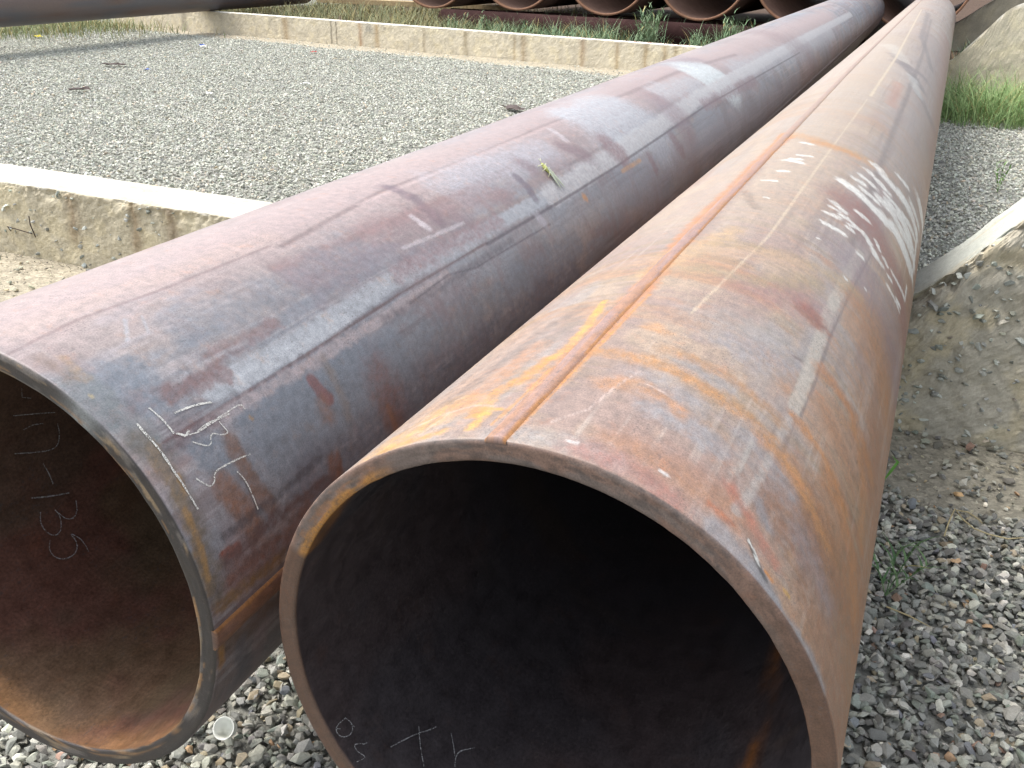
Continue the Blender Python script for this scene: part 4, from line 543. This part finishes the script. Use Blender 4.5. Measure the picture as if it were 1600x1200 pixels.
o = meshobj('cross_pipe', V, F, [MAROON, MAROON], None, True); o.location = tuple(WP2(-7.6, 15.1, .39)); o.rotation_euler = (0, 0, -aW2-math.pi/2)
tag(o, 'dark maroon pipe lying crosswise in front of the far row of big pipes', 'pipe')
V, F, mi = tubemesh(.15, .165, -5.2, 3.0, 36)
o = meshobj('cross_pipe', V, F, [MAROON, MAROON], None, True); o.location = tuple(WP(-5.0, 18.6, .345)); o.rotation_euler = (0, 0, -aW-math.pi/2)
tag(o, 'thinner maroon bearer pipe carrying the far row, behind the thicker cross pipe', 'pipe')
TIMB = simple('weathered_timber', lin((150, 104, 84))*.6, .85, .3, 30); PLANK = simple('pale_plank', lin((196, 172, 132))*.6, .85, .25, 24)
def bevbox(name, c, dims, rz, mt, label, cat, bev=.01):
    bm = bmesh.new(); bmesh.ops.create_cube(bm, size=1); bmesh.ops.scale(bm, vec=dims, verts=bm.verts)
    bmesh.ops.bevel(bm, geom=list(bm.edges), offset=bev, segments=2, affect='EDGES', profile=.6)
    for v_ in bm.verts: v_.co += Vector((random.uniform(-1, 1), random.uniform(-1, 1), random.uniform(-1, 1)))*bev*.25
    me = bpy.data.meshes.new(name); bm.to_mesh(me); bm.free(); me.materials.append(mt); o = bpy.data.objects.new(name, me); put(o); o.location = tuple(c); o.rotation_euler = (0, 0, rz); return tag(o, label, cat)
bevbox('plank', WP(-12.6, 21.0, .42), (5.5, .3, .12), -aW-.05, PLANK, 'pale timber plank lying beyond the dry grass at the top left', 'plank')

# ---------------------------------------------------------------- plants
def leaf_mat(name, rough=.7):
    mt, n, b = mat(name); c = attr(n, 'tint'); p = geo_pos(n); f = noise(n, p, 60, 3, .6)
    n.links.new(mix(n, .8, c, ramp(n, f, [(.3, .8), (.7, 1.2)]), 'MULTIPLY'), b.inputs['Base Color']); b.inputs['Roughness'].default_value = rough; b.inputs['Specular IOR Level'].default_value = .2
    return mt
LEAF = leaf_mat('grass_blade')
def blades(bases, hgt, lean, wid, cols, seg=5, droop=.5):
    n_ = len(bases); yaw = RNG.uniform(0, 2*math.pi, n_); d = np.stack([np.cos(yaw), np.sin(yaw), np.zeros(n_)], 1); sdv = np.stack([-np.sin(yaw), np.cos(yaw), np.zeros(n_)], 1)
    V = np.zeros((n_, (seg+1)*2, 3)); 
    for k in range(seg+1):
        t = k/seg; ctr = bases+d*(lean*hgt*(t**1.7))[:, None]; ctr[:, 2] += hgt*(t-droop*lean*t**2.4*.6); w_ = (wid*(1-t**1.6)+.0004)[:, None]*.5
        V[:, 2*k] = ctr-sdv*w_; V[:, 2*k+1] = ctr+sdv*w_
    F = []
    base = np.arange(n_)*(seg+1)*2
    for k in range(seg): F.append(np.stack([base+2*k, base+2*k+1, base+2*k+3, base+2*k+2], 1))
    return V.reshape(-1, 3), np.concatenate(F), np.repeat(cols, (seg+1)*2, axis=0)
def gcols(n_, a, b, dry=.1, dc=(190, 176, 120)):
    t = RNG.random((n_, 1)); c = lin(a)*(1-t)+lin(b)*t; dm = RNG.random((n_, 1)) < dry; return np.where(dm, lin(dc), c)*.62*RNG.uniform(.8, 1.2, (n_, 1))
def grass(name, s, o, z, h, lean, wd, cols, label=None, cat=None, kind=None, droop=.5, group=None):
    P = tW*s[:, None]+nW*o[:, None]; P[:, 2] = z; v, f, c = blades(P, h, lean, wd, cols, droop=droop); ob = meshobj(name, v, f, [LEAF], None, True, cols=c); return tag(ob, label, cat, group, kind)
# verge behind the far wall: one continuous strip of grass, greener to the right
n_ = 26000; s = np.where(RNG.random(n_) < .62, RNG.uniform(-20, -11.5, n_), RNG.uniform(-12.5, -2.8, n_)); o = W2+.22+RNG.beta(1.2, 2.2, n_)*np.where(s < -11.8, 9.0, 2.4); dn = fbm(s*1.6, o*.8, 85); k_ = (RNG.random(n_) < np.where(s < -11.5, sst(.3, .5, dn), sst(.34, .50, dn))); s, o = s[k_], o[k_]
gr = sst(-12, -9.5, s)[:, None]; cg = gcols(len(s), (124, 158, 120), (164, 188, 146), .15)*gr+gcols(len(s), (178, 178, 140), (146, 160, 116), .3)*(1-gr)
hh = (.10+.38*RNG.random(len(s))**1.5)*(.5+1.0*fbm(s*1.3, o, 86))*np.where(s > -9, 1.15, .95)
P = t2*s[:, None]+n2*o[:, None]; P[:, 2] = .19; v, f, c = blades(P, hh, RNG.uniform(.3, 1.1, len(s)), RNG.uniform(.006, .014, len(s)), cg)
tag(meshobj('grass', v, f, [LEAF], None, True, cols=c), 'strip of green and dry grass growing along the back of the far wall', None, None, 'stuff')
# sparse dry grass under the dark pipe at the left, on the yard side
n_ = 3200; s = RNG.normal(-19.6, 1.1, n_); o = RNG.uniform(9.4, 13.0, n_); P = t2*s[:, None]+n2*o[:, None]; P[:, 2] = 0
v, f, c = blades(P, RNG.uniform(.1, .38, n_), RNG.uniform(.3, 1.1, n_), RNG.uniform(.008, .014, n_), gcols(n_, (170, 176, 130), (140, 158, 108), .3))
tag(meshobj('grass', v, f, [LEAF], None, True, cols=c), 'thin dry grass below the dark pipe at the far left', None, None, 'stuff')
# bushy weeds that stand higher in that strip
def weed(s0, o0, z0, h, nb, label, cat='weed', spread=.30, cols=((120, 152, 114), (164, 188, 146)), group=None, wd=.016, nm='weed'):
    n2 = nb*9; V = []; F = []; C = []; off = 0
    for i in range(nb):
        a_ = random.uniform(0, 6.28); r_ = random.uniform(0, spread); b0 = WP2(s0+r_*math.cos(a_)*.8, o0+r_*math.sin(a_)*.8, z0); dx = np.array([random.uniform(-.35, .35), random.uniform(-.35, .35), 1.0])*h*random.uniform(.6, 1)
        ts = np.linspace(.15, 1, 12); bs = b0+dx*ts[:, None]; cc = gcols(12, *cols, .06)
        v, f, c = blades(bs, np.full(12, h*.22)*RNG.uniform(.6, 1.2, 12)*(1.25-ts*.5), np.full(12, .9), np.full(12, wd), cc, 3); V.append(v); F.append(f+off); C.append(c); off += len(v)
        v, f, c = blades(np.array([b0]), np.array([h]), np.array([.2]), np.array([.006]), gcols(1, *cols, 0), 4); V.append(v); F.append(f+off); C.append(c); off += len(v)
    ob = meshobj(nm, np.concatenate(V), np.concatenate(F), [LEAF], None, True, cols=np.concatenate(C)); return tag(ob, label, cat, group)
for (s0, h, nb, lb) in [(-11.2, .40, 10, 'low leafy weed tuft under the leftmost far pipes'), (-10.4, .44, 12, 'leafy weed tuft under the second far pipe'), (-9.65, .36, 9, 'short weed tuft just left of the third far pipe'), (-7.25, .66, 26, 'tall dense green weed between the third and fourth far pipes'), (-5.85, .64, 15, 'tall feathery weed crossing the mouth of the fourth far pipe'), (-5.2, .52, 16, "tall weed right behind the mauve pipe's upper edge"), (-6.5, .36, 10, 'small weed tuft under the fourth far pipe'), (-8.5, .28, 9, 'small weed tuft under the third far pipe')]:
    weed(s0, W2+.75, .19, h, nb, lb, group='weeds in the grass strip behind the far wall')
# bright clump at the right, against the far wall
n_ = 4600; s = RNG.normal(.3, .6, n_); o = 10.9+.5*fbm(s*2.5, s*0, 89)+RNG.beta(1.6, 1.8, n_)*2.2; k_ = (s > -.75) & (s < 2.2); s, o = s[k_], o[k_]
grass('grass_clump', s, o, 0*s-.01, RNG.uniform(.12, .66, len(s))*(1.0-.3*np.abs(s-.1))*(.15+1.6*fbm(s*3.5, o*3.5, 88)), RNG.uniform(.3, 1.7, len(s)), RNG.uniform(.004, .009, len(s)), gcols(len(s), (128, 164, 100), (174, 198, 138), .12)*1.2, 'bright green bushy grass clump against the far wall, right of the pipes', 'grass clump')
s = RNG.normal(-.1, .16, 160); o = np.full(160, 14.9)+RNG.random(160)*.6
grass('grass_clump', s, o, .2+0*s, RNG.uniform(.2, .5, 160), RNG.uniform(.1, .6, 160), RNG.uniform(.01, .02, 160), gcols(160, (120, 150, 120), (160, 180, 146), .1), 'thin grey-green grass between the far wall and the rear cradle wall', 'grass clump')
def sprig(X, name, label, h, nb, dirs, cols, wd=.007, cat='weed'):
    V = []; F = []; C = []; off = 0
    for (dx, dy, ln) in dirs:
        st = np.array([dx, dy, .45*ln])*1.0; pts = [np.array(X)+st*t+np.array([0, 0, h*t*(1-.35*t)]) for t in np.linspace(0, 1, 6)]
        v, f = tube(pts, [.0016]*5+[.0006], 5); V.append(np.array(v)); F += [tuple(i+off for i in q) for q in f]; C.append(np.tile(gcols(1, *cols, 0), (len(v), 1))); off += len(v)
        for k in range(nb):
            t = .25+.75*k/nb; b0 = np.array(X)+st*t+np.array([0, 0, h*t*(1-.35*t)]); v, f, c = blades(b0[None], np.array([.05*random.uniform(.7, 1.5)]), np.array([1.1]), np.array([wd]), gcols(1, *cols, .05), 4)
            V.append(v); F += [tuple(int(i)+off for i in q) for q in f]; C.append(c); off += len(v)
    return tag(meshobj(name, np.concatenate(V), F, [LEAF], None, True, cols=np.concatenate(C)), label, cat)
GC = ((92, 128, 84), (130, 156, 108))
sprig((1.03, 2.12, .015), 'weed', 'small leafy weed growing in the gravel beside the orange pipe', .05, 7, [(.06, .11, .12), (.13, .05, .1), (-.02, .09, .12), (.1, .1, .14)], GC, .008)
sprig((3.62, 7.1, .01), 'weed', 'tiny bright green sprig standing in the gravel beyond the near wall', .2, 6, [(.02, .02, .2), (-.04, .03, .2), (.05, -.02, .16)], ((130, 180, 96), (160, 200, 120)), .012)
def blade_obj(name, pts, wd, col, label, cat):
    pts = np.array(pts, dtype=float); V = []; F = []
    for i, p in enumerate(pts):
        t = pts[min(i+1, len(pts)-1)]-pts[max(i-1, 0)]; sdv = np.cross(t, [0, 0, 1.0]); sdv /= np.linalg.norm(sdv)+1e-9; w_ = wd*.5*math.sin(math.pi*(.12+.86*i/(len(pts)-1)))
        V += [p-sdv*w_, p+np.array([0, 0, -w_*.35]), p+sdv*w_]
    for i in range(len(pts)-1):
        for k in range(2): F.append((i*3+k, i*3+k+1, i*3+k+4, i*3+k+3))
    return tag(meshobj(name, V, F, [LEAF], None, True, cols=np.tile(lin(col)*.62, (len(V), 1))), label, cat)
def GP(x, y, z=0.0):
    d = FW+RT*((x-800)/FPX)-UP*((y-600)/FPX); t = (z-CAM[2])/d[2]; return CAM+d*t
G_L = [[-2.69, 12.489, 0.0], [-3.606, 11.496, 0.0], [-5.402, 17.128, 0.0], [-5.137, 13.742, 0.0], [-3.395, 16.588, 0.0], [-8.795, 18.389, 0.0], [-0.052, 10.722, 0.0], [-5.77, 14.204, 0.0], [-5.165, 11.574, 0.0]]
G_CUP = [-0.606, 1.572, 0.03]
G_BLADE = [[1.245, 2.751, 0.01], [1.267, 2.755, 0.05], [1.293, 2.777, 0.07], [1.289, 2.821, 0.07]]
G_STRAW = [[[[1.308, 2.411, 0.02], [1.331, 2.446, 0.05], [1.371, 2.504, 0.06], [1.379, 2.458, 0.05], [1.4, 2.425, 0.04], [1.44, 2.41, 0.03], [1.487, 2.388, 0.03], [1.539, 2.396, 0.03]], "long bent dry stalk lying on the gravel at the right edge"], [[[1.37, 2.496, 0.06], [1.403, 2.486, 0.06], [1.428, 2.46, 0.05], [1.438, 2.454, 0.04]], "short dry stalk crossing the long bent one"], [[[1.013, 2.066, 0.02], [1.052, 2.017, 0.03], [1.093, 1.971, 0.03]], "thin dry stalk below the small leafy weed"]]
G_BUG = [1.6389, 0.5528]; G_BUG2 = [1.6247, 0.8277]

blade_obj('grass_sprout', G_BLADE, .012, (120, 176, 84), 'single fresh green blade leaning out beside the orange pipe', 'grass blade')
STRAWM = simple('dry_straw', lin((206, 190, 146))*.62, .8, .2, 60)
for pts, lb in G_STRAW:
    v, f = tube(pts, [.0022]*(len(pts)-1)+[.0009], 6); tag(meshobj('straw_stalk', v, f, [STRAWM]), lb, 'straw', 'dry straw stalks on the right gravel')

# ---------------------------------------------------------------- small litter
WHITE = simple('white_plastic', lin((232, 232, 220))*.85, .45, .05, 20, .5, bs=0)
PAPER = simple('white_paper', (.72, .72, .70), .8, .05, 20); BLUEM = simple('blue_plastic', (.05, .13, .5), .5, .1); REDM = simple('red_plastic', (.5, .06, .05), .6, .1); YELM = simple('yellow_plastic', (.62, .52, .05), .6, .1); SCRAP = simple('dark_scrap', lin((96, 84, 80))*.6, .8, .3, 30)
def cup_mat():
    mt, n, b = mat('translucent_plastic'); b.inputs['Base Color'].default_value = (.82, .83, .76, 1); b.inputs['Roughness'].default_value = .35; b.inputs['Transmission Weight'].default_value = .06; b.inputs['IOR'].default_value = 1.3; return mt
CUPM = cup_mat()
def cup():
    seg = 48; prof = [(.0, .0), (.0165, .0), (.018, .002), (.0225, .030), (.0245, .0315), (.0245, .033), (.0222, .0325), (.0170, .0035), (.0, .0025)]
    V = []; F = []
    for r, h in prof:
        for k in range(seg): g = 2*math.pi*k/seg; V.append((r*math.cos(g), r*math.sin(g), h))
    for i in range(len(prof)-1):
        for k in range(seg): F.append((i*seg+k, i*seg+(k+1) % seg, (i+1)*seg+(k+1) % seg, (i+1)*seg+k))
    o = meshobj('plastic_cup', V, F, [CUPM], None, True); X = G_CUP
    ax = Vector((-.16, -.66, .70)).normalized(); o.rotation_euler = ax.to_track_quat('Z', 'Y').to_euler(); o.location = (X[0], X[1], .038)
    tag(o, 'small translucent white plastic cup tipped over on gravel between the two near pipes', 'cup')
cup()
def crumple(name, X, sx, sy, h, mt, label, cat, seed, group=None):
    r = np.random.default_rng(seed); n_ = 7; V = []; F = []
    for lay in (0, 1):
        for i in range(n_):
            for j in range(n_):
                u_, v_ = i/(n_-1)-.5, j/(n_-1)-.5; z = h*(.3+.7*vn(i*.6, j*.6, seed)) + (-.002 if lay else 0); V.append((u_*sx*(1+.2*r.normal()*.4), v_*sy*(1+.2*r.normal()*.4), z))
    N = n_*n_
    for i in range(n_-1):
        for j in range(n_-1): a_ = i*n_+j; F.append((a_, a_+n_, a_+n_+1, a_+1)); F.append((N+a_, N+a_+1, N+a_+n_+1, N+a_+n_))
    for i in range(n_-1):
        for a_, b_ in ((i, i+1), (N-n_+i, N-n_+i+1)): F.append((a_, b_, b_+N, a_+N))
        for a_, b_ in ((i*n_, (i+1)*n_), (i*n_+n_-1, (i+1)*n_+n_-1)): F.append((a_, b_, b_+N, a_+N))
    o = meshobj(name, V, F, [mt]); o.location = (X[0], X[1], .016); o.rotation_euler = (0, 0, r.uniform(0, 3)); return tag(o, label, cat, group)
for nm, X, sx, sy, h, mt, lb, ct in [
    ('paper_scrap', G_L[0], .11, .07, .04, PAPER, 'white paper scrap on the yard gravel, nearer the far wall\'s middle', 'litter'),
    ('paper_scrap', G_L[1], .09, .06, .03, PAPER, 'small whitish scrap on the gravel, left of the bigger paper scrap', 'litter'),
    ('plastic_scrap', G_L[2], .12, .07, .05, PAPER, 'white and blue plastic scrap near the left part of the far wall', 'litter'),
    ('plastic_scrap', G_L[3], .07, .05, .03, BLUEM, 'tiny blue plastic scrap on the yard gravel', 'litter'),
    ('plastic_scrap', G_L[4], .10, .04, .03, REDM, 'tiny red scrap at the foot of the far wall', 'litter'),
    ('plastic_scrap', G_L[5], .12, .10, .06, YELM, 'yellow scrap on the ground below the dark pipe', 'litter'),
    ('metal_scrap', G_L[6], .34, .16, .05, SCRAP, 'dark curved metal scrap on gravel beside the mauve pipe\'s upper edge', 'scrap'),
    ('dirt_clod', G_L[7], .32, .10, .05, SCRAP, 'dark flat lump on the gravel, the one further away', 'dirt clod'),
    ('dirt_clod', G_L[8], .24, .10, .05, SCRAP, 'dark flat lump on the gravel at the left, the nearer one', 'dirt clod')]:
    crumple(nm, X, sx, sy, h, mt, lb, ct, hash(lb[:9]) % 97 if False else len(lb)+int(sx*100))
X = G_L[2]; o = crumple('litter_scrap', (X[0]-.03, X[1]+.07, 0), .08, .05, .06, BLUEM, 'blue cap lying beside the white scrap near the far wall', 'litter', 5)
# red berries-like specks of litter along the back edge of the far wall
vs = []; fs = []; cs = []
n_ = 190; s = RNG.uniform(-16.0, -5.5, n_); P = t2*s[:, None]+n2*(W2+.17+RNG.uniform(-.04, .04, n_))[:, None]; P[:, 2] = .392
v, f, c = batch(P, RNG.uniform(.012, .035, n_), HF); c = np.tile(lin((170, 90, 84))*.55, (len(c), 1))*np.repeat(RNG.uniform(.6, 1.3, len(c)//1), 1)[:, None]
o = tag(meshobj('brick_crumbs', v, f, [STM], None, False, cols=c), 'reddish crumbs scattered along the back edge of the far wall', None, None, 'stuff')
# the insect resting on the mauve pipe
def insect():
    Pc = on_pipe(PIPE_L, aL, G_BUG[0], G_BUG[1], PR_+.004); Pd = on_pipe(PIPE_L, aL, G_BUG2[0], G_BUG2[1], PR_+.004)
    root = thing('insect', 'small yellow-green winged insect resting on top of the mauve pipe', 'insect', Pc); ax = (Pd-Pc)/np.linalg.norm(Pd-Pc); th = .5*(G_BUG[1]+G_BUG2[1])
    nrm = SD(aL)*math.sin(th)+np.array([0, 0, 1])*math.cos(th); ax = ax-nrm*(ax@nrm); ax /= np.linalg.norm(ax); sd_ = np.cross(nrm, ax); L = np.linalg.norm(Pd-Pc)*.9
    YG = simple('insect_green', lin((200, 206, 124))*.7, .5, .2, 300, .4); WG = simple('insect_wing', lin((176, 184, 160))*.7, .35, .1, 200, .5, bs=0); LG = simple('insect_leg', lin((226, 230, 190))*.8, .6, .1)
    prof = [(0, .0012), (.05, .0045), (.10, .0052), (.14, .0038), (.19, .0058), (.28, .0064), (.38, .0054), (.5, .0040), (.62, .003), (.74, .0012)]
    bm = bmesh.new(); V = []; F = []; seg = 12
    for t, r in prof:
        for k in range(seg): g = 2*math.pi*k/seg; V.append(ax*L*t*.75+(sd_*math.cos(g)+nrm*math.sin(g))*r*.85+nrm*.0035)
    for i in range(len(prof)-1):
        for k in range(seg): F.append((i*seg+k, i*seg+(k+1) % seg, (i+1)*seg+(k+1) % seg, (i+1)*seg+k))
    F.append(tuple(range(seg))); F.append(tuple((len(prof)-1)*seg+k for k in range(seg))); bm.free(); meshobj('body', V, F, [YG], root, True)
    for sg in (-1, 1):
        V = []; F = []
        for k in range(9): t = k/8; w_ = .009*math.sin(math.pi*(.08+.84*t))+.001; c = ax*L*(.25+.75*t)+sd_*sg*(.002+.009*t)+nrm*(.010-.006*t); V += [c-sd_*w_*.6, c+sd_*w_*.6, c+sd_*w_*.6-nrm*.0006, c-sd_*w_*.6-nrm*.0006]
        for k in range(8):
            for q in range(4): F.append((k*4+q, k*4+(q+1) % 4, k*4+4+(q+1) % 4, k*4+4+q))
        meshobj('wing', V, F, [WG], root, True)
        for t0, t1 in ((.14, .05), (.24, .26), (.36, .52)):
            v, f = tube([ax*L*t0+nrm*.004, ax*L*(t0+t1)/2+sd_*sg*.010+nrm*.009, ax*L*t1+sd_*sg*.017-nrm*.003], .0009, 5); meshobj('leg', v, f, [LG], root, True)
        v, f = tube([nrm*.005, -ax*.012+sd_*sg*.005+nrm*.009], .0005, 4); meshobj('antenna', v, f, [LG], root, True)
insect()
